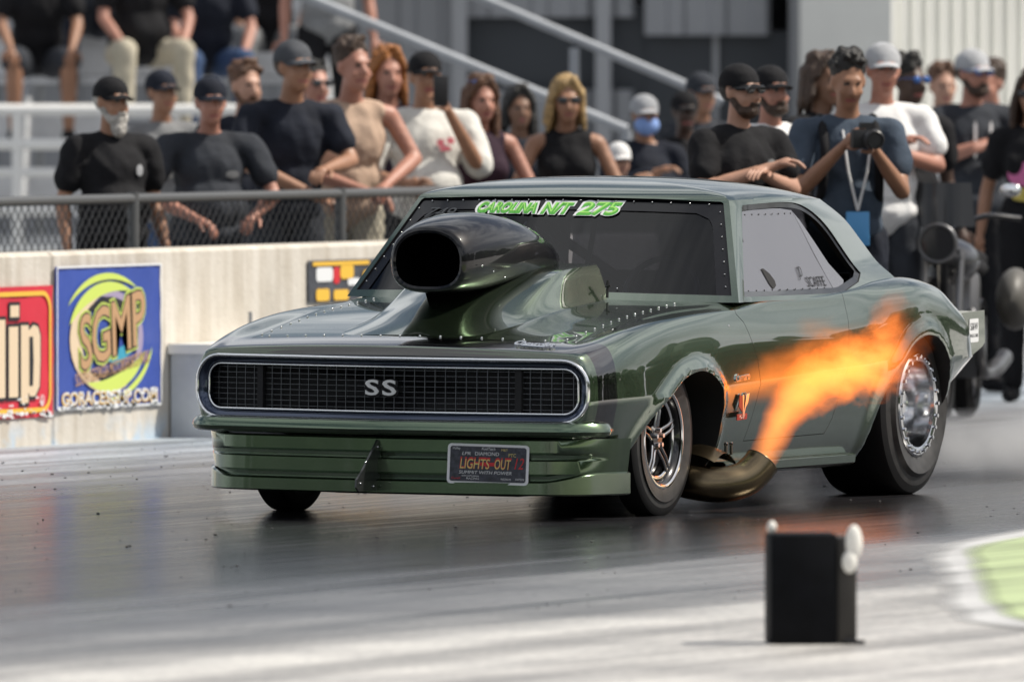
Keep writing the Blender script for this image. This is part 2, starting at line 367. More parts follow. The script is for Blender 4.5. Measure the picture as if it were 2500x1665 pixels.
# painted mark by the start line: white border round a green field
def sheet(name, poly, z, m, parent=None):
    b = MB(); b.add([(x, y, z) for x, y in poly], [tuple(range(len(poly)))]); return b.build(name, m, parent, smooth=None)
wp = [tuple(p) for p in catmull([(2.61, -.68), (2.95, -2.42), (3.29, -3.56), (3.98, -5.22), (4.93, -7.55), (5.51, -8.83), (6.05, -9.53)], 8)]
gp = [tuple(p) for p in catmull([(2.97, -1.62), (3.23, -2.97), (3.67, -4.08), (4.11, -5.17), (5.08, -7.49), (5.58, -8.57), (5.83, -8.96)], 8)]
far_w = [(9.5, -7.0), (9.5, 1.5), (3.2, .6)]
def worn_sheet(name, curve, far, z, m, e=.30):
    # the painted edge is worn away: 'wear' runs from 0 at the edge to 1 inside
    b = MB(); n_ = len(curve); ins = [(x_+e, y_+e*.25) for x_, y_ in curve]
    b.add([(x_, y_, z) for x_, y_ in curve+ins], [(i, i+1, i+1+n_, i+n_) for i in range(n_-1)])
    k_ = len(b.v); b.add([(x_, y_, z) for x_, y_ in ins+far], [tuple(range(n_+len(far)))])
    me_ = b.mesh(name); at_ = me_.attributes.new('wear', 'FLOAT', 'POINT'); at_.data.foreach_set('value', [0.]*n_+[1.]*(len(b.v)-n_))
    return link(name, me_, None, m)
struct(worn_sheet('white_paint_marking', wp, [(7.9, -9.5)] + far_w, .004, M_pw, .16))
struct(worn_sheet('green_paint_marking', gp, [(7.3, -8.8), (8.8, -6.5), (8.8, .2), (3.7, -.2)], .008, M_pg, .14))
# crumbs of rubber scattered over the lane
b = MB(); rnd = random.Random(5)
for k in range(700):
    x_ = rnd.uniform(-5.2, 4.5); y_ = rnd.uniform(-9, 9); s_ = rnd.choice((.002, .0025, .003, .0045))*rnd.uniform(.7, 1.6); l_ = rnd.uniform(1, 3); a_ = rnd.uniform(-.4, .4)
    b.ball((x_, y_, s_*.45), (s_, s_*l_, s_*.5), 5, 4, rot=Matrix.Rotation(a_, 3, 'Z'))
o = b.build('rubber_crumbs', mat('rubber_crumb', (.012, .012, .013), .7), None, smooth=60, fix=False); o['kind'] = 'stuff'; tag(o, 'black crumbs of tyre rubber scattered over the track', 'debris')
# concrete barrier, in cast sections butted end to end
def barrier(y0, y1, label):
    prof = [(-5.82, 0), (-5.82, .12), (-5.77, .895), (-5.755, .905), (-5.525, .905), (-5.505, .89), (-5.50, .12), (-5.50, 0)]
    b = MB(); P = []
    ys = [y0+.004, y0+.02] + list(np.linspace(y0+.3, y1-.3, 9)) + [y1-.02, y1-.004]
    for i, y in enumerate(ys):
        e = .012 if i in (0, len(ys)-1) else 0
        P.append([(x+(e if x < -5.66 else -e), y, z-(e if z > .8 else 0)) for x, z in prof])
    b.grid(P, closeu=False); n = len(prof)
    b.add(P[0], [tuple(range(n))]); b.add(P[-1], [tuple(reversed(range(n)))])
    o = b.build('concrete_barrier', M_conc, smooth=20); return tag(o, label, 'barrier', 'concrete barrier sections')
barrier(1.4, 7.52, 'pale concrete barrier section carrying the red banner')
barrier(7.52, 14.9, 'long pale concrete barrier section carrying the blue banner')

# banners on the barrier (their plane looks towards +X)
def bpt(y, z, off=.004): return (-5.5+off, y, z)
def banner(name, y0, y1, z0, z1, m, wav=.004):
    b = MB(); ny, nz = 24, 16; P = []; Q = []
    for i in range(ny+1):
        y = y0+(y1-y0)*i/ny
        P.append([(-5.5+.009+wav*math.sin(i*1.7+j*.6)*math.sin(j*.9+i*.31), y, z0+(z1-z0)*j/nz) for j in range(nz+1)])
        Q.append([(-5.5+.003, y, z0+(z1-z0)*j/nz) for j in range(nz+1)])
    b.grid(P); b.grid(Q, flip=True)
    rim = [(P[i][0], Q[i][0]) for i in range(ny+1)] + [(P[ny][j], Q[ny][j]) for j in range(nz+1)] + [(P[i][nz], Q[i][nz]) for i in range(ny, -1, -1)] + [(P[0][j], Q[0][j]) for j in range(nz, -1, -1)]
    b.grid([list(r) for r in rim])
    return b.build(name, m, smooth=40)
M_red = mat('red_vinyl', (.62, .035, .06), .4, noise=.1, nscale=2)
M_blue = mat('blue_vinyl', (.045, .085, .36), .4, noise=.12, nscale=2)
M_grey_v = mat('grey_vinyl', (.07, .075, .09), .45, noise=.2, nscale=4)
M_yel = mat('yellow_print', (.80, .48, .06), .5); M_cream = mat('cream_print', (.72, .57, .40), .5); M_ink = mat('black_print', (.02, .02, .024), .5)
M_lime = mat('lime_print', (.58, .70, .14), .5); M_tan = mat('tan_print', (.50, .30, .16), .5); M_wht = mat('white_print', (.75, .76, .77), .5)
M_mauve = mat('mauve_print', (.36, .30, .44), .5); M_teal = mat('teal_print', (.05, .33, .48), .5); M_redp = mat('red_print', (.60, .03, .04), .5)
YF = Vector((0, 1, 0)); ZF = Vector((0, 0, 1))
def on_wall(y, z, off, rot=0):   # text frame on the wall: right = +Y, up = Z, out = +X
    r = Vector((0, math.cos(rot), math.sin(rot))); u = Vector((0, -math.sin(rot), math.cos(rot)))
    return frame((-5.5+off, y, z), r, u)
def flat(name, pts2, mtx, m, parent, th=.0015):
    """flat print: polygon in (right, up), a thin solid"""
    b = MB(); n = len(pts2)
    vs = [mtx @ Vector((x, y, 0)) for x, y in pts2] + [mtx @ Vector((x, y, th)) for x, y in pts2]
    b.add(vs, [tuple(range(n)), tuple(reversed(range(n, 2*n)))] + [(i, i+n, (i+1) % n+n, (i+1) % n) for i in range(n)])
    return b.build(name, m, parent, smooth=None)
def strip2(outer, inner): return outer + inner[::-1]
rb = banner('banner', 5.7, 7.50, .135, .752, M_red)
tag(rb, 'red vinyl banner with cream letters and yellow border on the concrete barrier', 'banner', 'banners on the barrier')
def rrect(w2, h2, r, n=6):
    o = []
    for cx, cy, a0 in ((w2-r, h2-r, 0), (-w2+r, h2-r, 90), (-w2+r, -h2+r, 180), (w2-r, -h2+r, 270)):
        for k in range(n+1): a = R_(a0+90*k/n); o.append((cx+r*math.cos(a), cy+r*math.sin(a)))
    return o
def ring_print(name, w2, h2, r, th, mtx, m, parent):
    a = rrect(w2, h2, r); bb = rrect(w2-th, h2-th, r-th*.8); b = MB(); n = len(a)
    vs = [mtx @ Vector((x, y, .0012)) for x, y in a] + [mtx @ Vector((x, y, .0012)) for x, y in bb]
    b.add(vs, [(i, (i+1) % n, (i+1) % n+n, i+n) for i in range(n)]); return b.build(name, m, parent, smooth=None, fix=False)
mt = on_wall(6.60, .4435, .014)
ring_print('border', .87, .285, .09, .022, mt, M_yel, rb)
def outlined(name, txt, size, y, z, off, rot, m, mo, parent, o1, width=None, shear=0, base=0.):
    text(name+'_outline', txt, size, on_wall(y, z, off, rot), mo, parent, offset=o1+base, extrude=.0005, shear=shear, width=None if width is None else width+2*o1)
    text(name, txt, size, on_wall(y, z, off+.0025, rot), m, parent, offset=base, extrude=.0005, shear=shear, width=width)
# the two letters in view and the stem of the one cut by the picture edge
def letter(name, polys, y0, z0, parent):
    for k, (nm, mm, e, off) in enumerate((('outline', M_ink, .016, .0150), ('face', M_cream, 0, .0175))):
        b = MB()
        for P in polys:
            c = Vector((sum(p[0] for p in P)/len(P), sum(p[1] for p in P)/len(P)))
            pts = []
            n = len(P)
            for i in range(n):   # offset outward
                a = Vector(P[i-1]); p = Vector(P[i]); q = Vector(P[(i+1) % n])
                n1 = Vector(((p-a).y, -(p-a).x)).normalized(); n2 = Vector(((q-p).y, -(q-p).x)).normalized()
                d = (n1+n2); d = d/max(.35, d.dot(n1)); pts.append(p+d*e)
            b.add([(-5.5+off, y0+x, z0+y) for x, y in pts], [tuple(range(n))])
        b.build(name+'_'+nm, mm, parent, smooth=None)
letter('letter_i', [[(7.005, .235), (7.105, .235), (7.105, .565), (7.005, .565)], [(7.02, .61), (7.115, .61), (7.115, .665), (7.02, .665)]], 0, 0, rb)
pb = [(7.135, .155+.05), (7.215, .205), (7.215, .255), (7.235, .235), (7.29, .235), (7.335, .28), (7.345, .40), (7.345, .52), (7.32, .56), (7.27, .57), (7.22, .545), (7.215, .57), (7.135, .57)]
letter('letter_p', [pb], 0, 0, rb)
flat('letter_p_counter', [(7.225, .285), (7.262, .285), (7.27, .40), (7.262, .515), (7.225, .515)], frame((-5.5+.019, 0, 0), YF, ZF), M_ink, rb, .0004)
letter('letter_stem', [[(6.86, .235), (6.965, .235), (6.965, .60), (6.86, .60)]], 0, 0, rb)
text('registered_mark', 'R', .03, on_wall(7.37, .215, .0155), M_wht, rb, extrude=.0004)
ring_print('registered_ring', .022, .024, .02, .005, on_wall(7.37, .215, .0152), M_wht, rb)
def smudge(parent, y0, y1, z0, z1, n, s, seed, m=M_wht, off=.0195):
    rnd = random.Random(seed); b = MB()
    for k in range(n):
        y = rnd.uniform(y0, y1); z = rnd.uniform(z0, z1); w2 = rnd.uniform(.3, 1)*s; h2 = rnd.uniform(.2, .6)*s*.5; q = rnd.randint(5, 8)
        b.add([(-5.5+off, y+w2*math.cos(2*PI*i/q)*rnd.uniform(.6, 1), z+h2*math.sin(2*PI*i/q)*rnd.uniform(.6, 1)) for i in range(q)], [tuple(range(q))])
    b.build('scuff', m, parent, smooth=None)['kind'] = 'stuff'
smudge(rb, 6.9, 7.47, .15, .235, 22, .03, 3)
smudge(rb, 6.9, 7.49, .138, .158, 16, .05, 4)

bb_ = banner('banner', 7.535, 8.70, .162, .838, M_blue)
tag(bb_, 'blue vinyl banner with round yellow swoosh logo and SGMP lettering', 'banner', 'banners on the barrier')
ring_print('edge_band', .585, .340, .012, .010, on_wall(8.117, .50, .0145), M_wht, bb_)
def arc_pts(cx, cz, r, a0, a1, n=24, sq=1.): return [(cx+r*math.cos(R_(a0+(a1-a0)*k/n)), cz+sq*r*math.sin(R_(a0+(a1-a0)*k/n))) for k in range(n+1)]
def crescent(name, cx, cz, r, a0, a1, th, m, off, sh=0.):
    n = 24; o = []; i_ = []
    for k in range(n+1):
        t = k/n; a = R_(a0+(a1-a0)*t); q = th*math.sin(PI*min(1, max(0, t)))**.8
        rr_ = r+sh*(t-.5)
        o.append((cx+rr_*math.cos(a)*1.0, cz+rr_*math.sin(a)*.60*1.0)); i_.append((cx+(rr_-q)*math.cos(a), cz+(rr_-q)*math.sin(a)*.60))
    b = MB(); P = [[(-5.5+off, y, z) for y, z in (p, q)] for p, q in zip(o, i_)]
    b.grid(P); b.build(name, m, bb_, smooth=None, fix=False)
cc = (8.105, .49)
crescent('swoosh', *cc, .43, 60, 300, .13, M_cream, .0150)
crescent('swoosh', *cc, .45, 55, 165, .10, M_lime, .0158)
crescent('swoosh', cc[0]-.02, cc[1]+.012, .50, 48, 150, .055, M_lime, .0166)
crescent('swoosh', *cc, .42, 235, 345, .12, M_lime, .0158)
crescent('swoosh', cc[0]+.02, cc[1]-.01, .47, 265, 352, .045, M_lime, .0166)
crescent('swoosh', *cc, .385, 20, 120, .07, M_mauve, .0153)
crescent('swoosh', *cc, .385, -60, 40, .06, M_mauve, .0153)
crescent('swoosh', *cc, .33, 30, 150, .07, M_ink, .0156)
crescent('swoosh', *cc, .33, 230, 330, .06, M_ink, .0156)
flat('teal_patch', [(8.02, .40), (8.30, .46), (8.44, .60), (8.36, .42), (8.2, .36)], frame((-5.5+.0152, 0, 0), YF, ZF), M_teal, bb_, .0003)
for nm, off, o1, mm in (('monogram_glow', .0180, .022, M_lime), ('monogram_shadow', .0190, .013, M_ink), ('monogram', .0205, .004, M_tan)):
    text(nm, 'SGMP', .36, on_wall(8.125, .515, off, R_(10)), mm, bb_, offset=o1, extrude=.0003, width=.74+2*o1, shear=.12, spacing=.92)
text('park_name', 'SOUTH GEORGIA MOTORSPORTS PARK', .085, on_wall(8.14, .345, .0200, R_(7)), M_tan, bb_, offset=.0005, extrude=.0003, width=.83)
text('web_address_shadow', 'GORACESGMP.COM', .085, on_wall(8.117, .208, .0165), M_yel, bb_, offset=.003, extrude=.0003, width=1.07)
text('web_address', 'GORACESGMP.COM', .085, on_wall(8.117, .212, .0180), M_wht, bb_, offset=.0, extrude=.0003, width=1.05)
smudge(bb_, 7.56, 8.68, .168, .178, 30, .06, 5, off=.0205)
smudge(bb_, 7.75, 8.68, .22, .245, 12, .05, 6, off=.0205)

yb = banner('banner', 10.42, 11.55, .62, .825, M_grey_v)
tag(yb, 'dark grey banner with yellow, white and red blocks beside the windscreen', 'banner', 'banners on the barrier')
for nm, y, z, w2, h2, m in (('white_block', 10.60, .755, .10, .035, M_wht), ('red_block', 10.745, .75, .04, .042, M_redp), ('yellow_block', 10.87, .765, .08, .035, M_yel), ('yellow_block', 10.58, .655, .08, .030, M_yel), ('yellow_block', 10.80, .652, .09, .026, M_yel), ('yellow_strip', 10.80, .808, .34, .010, M_yel), ('white_block', 10.95, .715, .07, .018, M_wht), ('yellow_block', 11.2, .72, .14, .05, M_yel)):
    flat(nm, rrect(w2, h2, min(w2, h2)*.7), on_wall(y, z, .014), m, yb, .001)

# steel cabinet standing against the wall just past the banners, with its dark hinge gap and a padlock
cb = empty('steel_cabinet', (-5.36, 9.15, 0)); tag(cb, 'low grey steel cabinet against the barrier, half hidden by the car nose', 'cabinet')
b = MB(); b.box(-.13, .12, -.335, .6, .0, .40); b.build('body', M_steel_box, cb, smooth=30)
b = MB(); b.box(-.135, .14, -.36, .62, .402, .45); b.build('lid', M_white, cb, smooth=30)
b = MB(); b.box(.122, .135, -.355, -.315, .02, .36); b.build('hinge_strip', M_black, cb, smooth=30)
b = MB(); b.lathe([(.121, .001), (.121, .045), (.15, .045), (.15, .001)], 14, c=(0, .22, .11)); b.build('rubber_stop', M_black, cb, smooth=40)
b = MB(); b.lathe([(.141, .001), (.141, .028), (.165, .025), (.165, .001)], 12, c=(0, -.03, .43)); b.tube([(.15, -.03, .452), (.15, -.03, .60)], .010, 6); b.build('latch', M_galv, cb, smooth=40)

# ------------------------------------------------------------------ low chain-link fence behind the barrier
FX = -5.95
fn = empty('chain_link_fence', (FX, 2.0, 0)); tag(fn, 'low chain link fence with steel rail behind the concrete barrier', 'fence')
def fbar(nm, pts, r, m): b = MB(); b.tube(pts, r, 10); b.build(nm, m, fn, smooth=50)
M_frail = mat('fence_rail_dark', (.11, .115, .12), .5, .4)
fbar('top_rail', [(0, 0, 1.14), (0, 14.8, 1.14)], .024, M_frail)
fbar('bottom_rail', [(0, 0, .10), (0, 14.8, .10)], .018, M_galv)
for k in range(7): fbar('post', [(0, .02+k*2.45, 0), (0, .02+k*2.45, 1.17)], .030, M_frail)
b = MB(); st = .075; zz0, zz1 = .12, 1.13
for fam in (1, -1):
    y = -1.1
    while y < 14.8:
        y0, y1 = (y, y+(zz1-zz0)); a0, a1 = max(0, y0), min(14.8, y1)
        if a1 > a0:
            z0, z1 = zz0+(a0-y0), zz0+(a1-y0)
            if fam < 0: z0, z1 = zz1-(a0-y0), zz1-(a1-y0)
            b.tube([(.004*fam, a0, z0), (.004*fam, a1, z1)], .0026, 4, caps=False)
        y += st
o = b.build('wire_mesh', M_wire, fn, smooth=60); o['kind'] = 'stuff'

# ------------------------------------------------------------------ bleachers (left), on axes that face the track
def local(name, px, D):   # an empty whose x runs along the picture, y away from the viewer
    p = CAM + FY*D + RX*((px-1250)/32300*D); return empty(name, (p.x, p.y, 0), TH)
bl = local('bleacher', 330, 85.5); tag(bl, 'white and aluminium spectator bleachers behind the fence on the left', 'bleachers')
for k in range(7):
    z = .42+.42*k; y = -1.55+.62*k
    b = MB(); b.box(-4.4, 1.35, y, y+.26, z-.035, z); b.build('seat_plank', M_alu, bl, smooth=30)
    if k > 0:
        b = MB(); b.box(-4.4, 1.35, y-.36, y-.08, z-.45, z-.415); b.build('foot_plank', M_alu, bl, smooth=30)
        b = MB(); b.box(-4.4, 1.35, y-.02, y-.005, z-.40, z-.16); b.build('riser_board', M_alu, bl, smooth=30)
for x in (-4.3, -2.5, -.7, 1.25):
    b = MB(); b.tube([(x, -1.6, 0), (x, -1.6, .36)], .03, 8); b.tube([(x, 2.2, 0), (x, 2.2, 2.88)], .03, 8); b.tube([(x, -1.6, .36), (x, 2.2, 2.88)], .03, 8); b.build('frame', M_galv, bl, smooth=40)
gr = local('guard_rail', 300, 82.6); tag(gr, 'white tubular guard rail along the front walkway of the bleachers', 'railing')
for z, r in ((1.49, .036), (1.275, .036), (1.10, .03), (.86, .03), (.62, .03), (.36, .03)):
    b = MB(); b.tube([(-3.2, 0, z), (.95 if z > 1.2 else -.42, 0, z)], r, 10); b.build('rail', M_white, gr, smooth=50)
for x in (-3.0, -1.9, -.66, .92):
    b = MB(); b.tube([(x, 0, 0), (x, 0, 1.50)], .033, 10); b.build('post', M_white, gr, smooth=50)
sb = local('aluminium_bench', 830, 73.5); tag(sb, 'row of silver aluminium bench planks seen low through the fence', 'bench')
for z, y in ((.93, 0), (.80, -.3), (.66, -.6)):
    b = MB(); b.box(-.9, .72, y, y+.25, z-.05, z); b.build('plank', M_alu, sb, smooth=30)
for x in (-.8, 0, .65):
    b = MB(); b.box(x-.025, x+.025, -.55, .2, 0, .55); b.build('stand', M_galv, sb, smooth=30)

# stair flight with two sloping handrails
sr = local('stair_handrail', 1230, 79.0); tag(sr, 'long sloping grey steel handrail of the grandstand stair', 'railing', 'stair handrails')
S79 = 32300/79.
def zpx(py, s): return 1.85-(py-128)/s
def rail_line(parent, x0, y0, x1, y1, s, ctr, r=.033, nm='rail', dy=0, ext=0):
    a = Vector(((x0-ctr)/s, dy, zpx(y0, s))); c_ = Vector(((x1-ctr)/s, dy, zpx(y1, s))); d = (c_-a)
    b = MB(); b.tube([a-d*ext, c_], r, 10); b.build(nm, M_rail, parent, smooth=50)
rail_line(sr, 1168, -6, 1765, 248, S79, 1230, .029, ext=1.2)
rail_line(sr, 1402, 118, 1402, 330, S79, 1230, .03, 'post')
sr2 = local('stair_handrail', 1230, 77.5); tag(sr2, 'lower sloping grey handrail passing behind the leaning spectators', 'railing', 'stair handrails')
S77 = 32300/77.5
rail_line(sr2, 816, 22, 1530, 318, S77, 1230, .032, ext=.9)
rail_line(sr2, 1530, 318, 1530, 850, S77, 1230, .032, 'post')
stp = local('concrete_stair', 1230, 78.2); tag(stp, 'grey stair flight between the two sloping handrails', 'stairs')
for k in range(9):
    x = .95-.36*k
    b = MB(); b.box(x-.36, x, -.55, .6, .10+.165*k, .15+.165*k); b.build('tread', M_galv, stp, smooth=30)

# ------------------------------------------------------------------ buildings
def corrugated(x0, x1, z0, z1, pitch, depth, y=0):
    xs = []; n = int((x1-x0)/pitch)
    for i in range(n):
        a = x0+i*pitch
        xs += [(a, 0), (a+pitch*.50, 0), (a+pitch*.60, -depth), (a+pitch*.90, -depth)]
    xs.append((x0+n*pitch, 0)); b = MB()
    b.grid([[(x, y+d, z0), (x, y+d, z1)] for x, d in xs]); b.grid([[(x, y+.1, z0), (x, y+.1, z1)] for x, d in xs], flip=True)
    return b
S95 = 340.
bd = local('metal_building', 1360, 95); tag(bd, 'shaded grey metal building behind the stair, with dark window and door', 'building')
corrugated(-4.6, -.68, -.0, 5.2, .30, .03).build('siding', M_sid_grey, bd, smooth=20)
corrugated(-.65, .62, 2.10, 5.2, .30, .03).build('siding', M_sid_grey, bd, smooth=20)
corrugated(-.65, .62, 0, 1.58, .30, .03).build('siding', M_sid_grey, bd, smooth=20)
corrugated(.63, 1.78, 1.97, 5.2, .30, .03).build('siding', M_sid_grey, bd, smooth=20)
corrugated(1.80, 2.45, 0, 5.2, .30, .03).build('siding', M_sid_grey, bd, smooth=20)
b = MB(); b.box(-.68, .64, .12, .16, 1.5, 2.2); b.build('window', M_opening, bd, smooth=30)
b = MB(); b.box(.62, 1.80, .12, .16, 0, 2.0); b.build('door', M_opening, bd, smooth=30)
b = MB(); b.box(1.12, 1.16, .08, .12, 0, 1.97); b.build('door_mullion', M_column, bd, smooth=30)
for x in (-.70, .33, 1.72):
    b = MB(); b.box(x-.055, x+.055, -.16, -.045, 0, 5.2); b.build('column', M_column, bd, smooth=30)
b = MB(); b.box(-4.6, 2.4, .1, 6.0, 5.2, 5.3); b.build('roof', M_sid_grey, bd, smooth=30)
b = MB(); b.box(-4.6, -4.5, .11, 6, 0, 5.2); b.box(2.3, 2.4, .11, 6, 0, 5.2); b.box(-4.6, 2.4, 5.9, 6, 0, 5.19); b.build('back_wall', M_sid_grey, bd, smooth=30)
b = MB(); b.box(-4.6, -1.6, -.9, -.4, 2.0, 2.25); b.box(-4.6, -1.0, -1.2, -.3, 2.6, 2.72); b.build('beam', M_column, bd, smooth=30)
wb = local('metal_building', 2166, 93.5); wb.rotation_euler.z = TH + R_(48)
tag(wb, 'bright cream corrugated metal building at the right edge', 'building')
corrugated(0, 7.0, 0, 5.6, .15, .05).build('siding', M_sid_white, wb, smooth=20)
b = MB(); b.box(-.02, .03, -.06, .8, 0, 5.6); b.box(0, 7, 5.9, 6, 0, 5.6); b.box(6.95, 7, 0, 5.9, 0, 5.6); b.build('corner_trim', M_sid_white, wb, smooth=30)
b = MB(); b.box(-.1, 7.1, -.15, 6.1, 5.62, 5.75); b.build('roof', M_sid_grey, wb, smooth=30)
b = MB(); b.box(0, 7.0, -.065, -.04, 0, .75); b.build('base_panel', mat('dark_base_paint', (.05, .055, .06), .6), wb, smooth=30)  # shade at the building's foot, put in as a dark strip of colour

# ------------------------------------------------------------------ distant wood on the far side of the strip (it shows in the paint)
M_leaf = mat('leaf_mass', (.045, .075, .028), .8, noise=.5, nscale=.35)
b = MB(); rnd = random.Random(11)
def tree_blob(cx, cy, h, r):
    for q in range(14):
        a = rnd.uniform(0, 2*PI); rr = rnd.uniform(0, .6)*r; z = h*rnd.uniform(.08, .86); s = r*rnd.uniform(.35, .6)
        b.ball((cx+rr*math.cos(a), cy+rr*math.sin(a), z), (s, s, s*rnd.uniform(.7, 1.1)), 7, 5)
    b.tube([(cx, cy, 0), (cx, cy, h*.5)], .25, 5)
y = -140
while y < 420:
    tree_blob(56+rnd.uniform(-5, 8), y, rnd.uniform(9, 15), rnd.uniform(4, 6)); y += rnd.uniform(3.5, 6)
y = -330
while y < -30:
    tree_blob(-46+rnd.uniform(-6, 6), y, rnd.uniform(10, 16), rnd.uniform(4, 6)); y += rnd.uniform(3.5, 6)
x = -120
while x < 100:
    tree_blob(x, 300+rnd.uniform(-10, 10), rnd.uniform(9, 14), rnd.uniform(5, 7)); x += rnd.uniform(5, 8)
x = -110
while x < 110:
    tree_blob(x, -190+rnd.uniform(-8, 8), rnd.uniform(9, 13), rnd.uniform(5, 7)); x += rnd.uniform(6, 9)
me = b.mesh('wood')
o = link('wood', me, None, M_leaf); o['kind'] = 'stuff'
tag(o, 'distant green wood along the edge of the strip', 'wood')

# ------------------------------------------------------------------ timing box in the foreground
tb = empty('timing_box', (5.70, -10.46, 0), TH + R_(4)); tag(tb, 'black timing sensor box standing on the track in the foreground', 'timing box')
def bevel_box(x0, x1, y0, y1, z0, z1, r=.006):
    b = MB(); b.box(x0, x1, y0, y1, z0, z1); me = fixed(b.mesh('x')); bm = bmesh.new(); bm.from_mesh(me)
    bmesh.ops.bevel(bm, geom=bm.edges[:], offset=r, segments=2, affect='EDGES', profile=.5); bm.to_mesh(me); bm.free(); return me
M_boxb = mat('timing_box_black', (.004, .0045, .006), .6, spec=.1, noise=.3, nscale=12); M_boxs = mat('timing_box_side', (.035, .032, .028), .6, noise=.2, nscale=12)
link('housing', bevel_box(-.135, .073, -.10, .12, 0, .345), tb, M_boxb, 30)
link('side_cover', bevel_box(.075, .137, -.085, .115, .004, .335), tb, M_boxs, 30)
M_foam = mat('reflector_white', (.82, .81, .76), .5, noise=.08, nscale=30)
b = MB(); b.ball((.126, -.095, .318), (.027, .014, .056), 14, 10); b.build('lens', M_foam, tb, smooth=60)
b = MB(); b.ball((.112, -.10, .258), (.024, .012, .036), 14, 10); b.build('lens', M_foam, tb, smooth=60)
b = MB(); b.ball((-.121, .02, .363), (.015, .015, .020), 12, 8); b.build('knob', M_foam, tb, smooth=60)
b = MB(); b.tube([(.10, -.09, .012), (.13, -.10, .008), (.16, -.10, .007)], .008, 6); b.build('cable', M_black, tb, smooth=60)
# ------------------------------------------------------------------ car materials
def paint(stripe=True):
    m, t, b = new_mat('green_metallic_paint' if stripe else 'green_bumper_paint'); N = t.nodes.new; K = t.links.new
    c = N('ShaderNodeTexCoord'); sp = N('ShaderNodeSeparateXYZ'); K(c.outputs['Object'], sp.inputs[0])
    def math_(op, a, b_=None, c_=None):
        n = N('ShaderNodeMath'); n.operation = op
        for i, v in enumerate((a, b_, c_)):
            if v is None: continue
            if isinstance(v, (int, float)): n.inputs[i].default_value = v
            else: K(v, n.inputs[i])
        return n.outputs[0]
    ax = math_('ABSOLUTE', sp.outputs['X']); u = math_('MINIMUM', math_('DIVIDE', ax, .86), 1.0)
    sh = math_('MULTIPLY', math_('SUBTRACT', 1.0, math_('POWER', u, 1.6)), .13)
    yy = math_('ADD', sp.outputs['Y'], sh)
    top = math_('GREATER_THAN', sp.outputs['Z'], .668)
    lo = math_('SUBTRACT', -.850, math_('MULTIPLY', top, .045))
    mask = math_('MULTIPLY', math_('GREATER_THAN', yy, lo), math_('LESS_THAN', yy, -.715))
    mix = N('ShaderNodeMixRGB'); mix.inputs['Color2'].default_value = (.008, .008, .011, 1)
    n1 = N('ShaderNodeTexNoise'); n1.inputs['Scale'].default_value = 900; n1.inputs['Detail'].default_value = 2; K(c.outputs['Object'], n1.inputs['Vector'])
    r = N('ShaderNodeValToRGB'); r.color_ramp.elements[0].position = .35; r.color_ramp.elements[0].color = (.078, .128, .070, 1); r.color_ramp.elements[1].position = .65; r.color_ramp.elements[1].color = (.115, .172, .100, 1)
    K(n1.outputs['Fac'], r.inputs['Fac']); K(r.outputs['Color'], mix.inputs['Color1']); (K(mask, mix.inputs['Fac']) if stripe else setattr(mix.inputs['Fac'], 'default_value', 0))
    K(mix.outputs['Color'], b.inputs['Base Color'])
    b.inputs['Metallic'].default_value = .95; b.inputs['Roughness'].default_value = .21; b.inputs['Coat Weight'].default_value = 1.0; b.inputs['Coat Roughness'].default_value = .008 if stripe else .09
    b.inputs['Coat IOR'].default_value = 2.35 if stripe else 1.7
    return m
M_paint = paint(); M_paint2 = paint(False)
M_blackgl = mat('gloss_black', (.004, .004, .0055), .35, 0, .85, spec=.1)
M_chrome = mat('chrome', (.93, .94, .96), .12, 1.0)
M_chromed = mat('dark_chrome', (.045, .06, .10), .16, .9, .6)
M_steel = mat('titanium_pipe', (.20, .155, .095), .27, 1.0, noise=.18, nscale=9)
M_rubber = mat('tyre_rubber', (.010, .010, .011), .6, spec=.2, bump=.2, bscale=70, bdist=.002)
M_rubberw = mat('tyre_sidewall', (.035, .034, .034), .5, noise=.4, nscale=18, bump=.2, bscale=50, bdist=.002)
M_carbon = mat('carbon_plate', (.022, .023, .025), .3, .1, .6, noise=.6, nscale=160)
M_rimblk = mat('black_rim', (.010, .010, .011), .22, .4, .8)
M_steelr = mat('polished_rim', (.75, .76, .78), .12, 1.0)
M_cage = mat('cage_tube', (.10, .105, .12), .3, .5, .4)
M_seat = mat('seat_cloth', (.012, .012, .014), .8)
M_plexi = mat('sky_reflection_window', (.135, .135, .155), .2, .2, .4, noise=.04, nscale=1.5)  # sky reflected in the side panes, put into their grey base colour
M_well = mat('wheel_well_black', (.008, .008, .009), .75)
M_rivet = mat('rivet_steel', (.70, .71, .72), .2, 1.0)
def glass(name, tint, amount):
    m = bpy.data.materials.new(name); m.use_nodes = True; t = m.node_tree; t.nodes.clear(); N = t.nodes.new; K = t.links.new
    o = N('ShaderNodeOutputMaterial'); tr = N('ShaderNodeBsdfTransparent'); tr.inputs[0].default_value = (*tint, 1)
    gl = N('ShaderNodeBsdfGlossy'); gl.inputs['Roughness'].default_value = .015; fr = N('ShaderNodeFresnel'); fr.inputs[0].default_value = 1.5
    gl.inputs['Color'].default_value = (amount, amount, amount, 1)
    mx_ = N('ShaderNodeMixShader'); K(fr.outputs[0], mx_.inputs[0]); K(tr.outputs[0], mx_.inputs[1]); K(gl.outputs[0], mx_.inputs[2]); K(mx_.outputs[0], o.inputs[0])
    return m
M_glass = glass('windscreen_glass', (.20, .205, .24), 1.0)

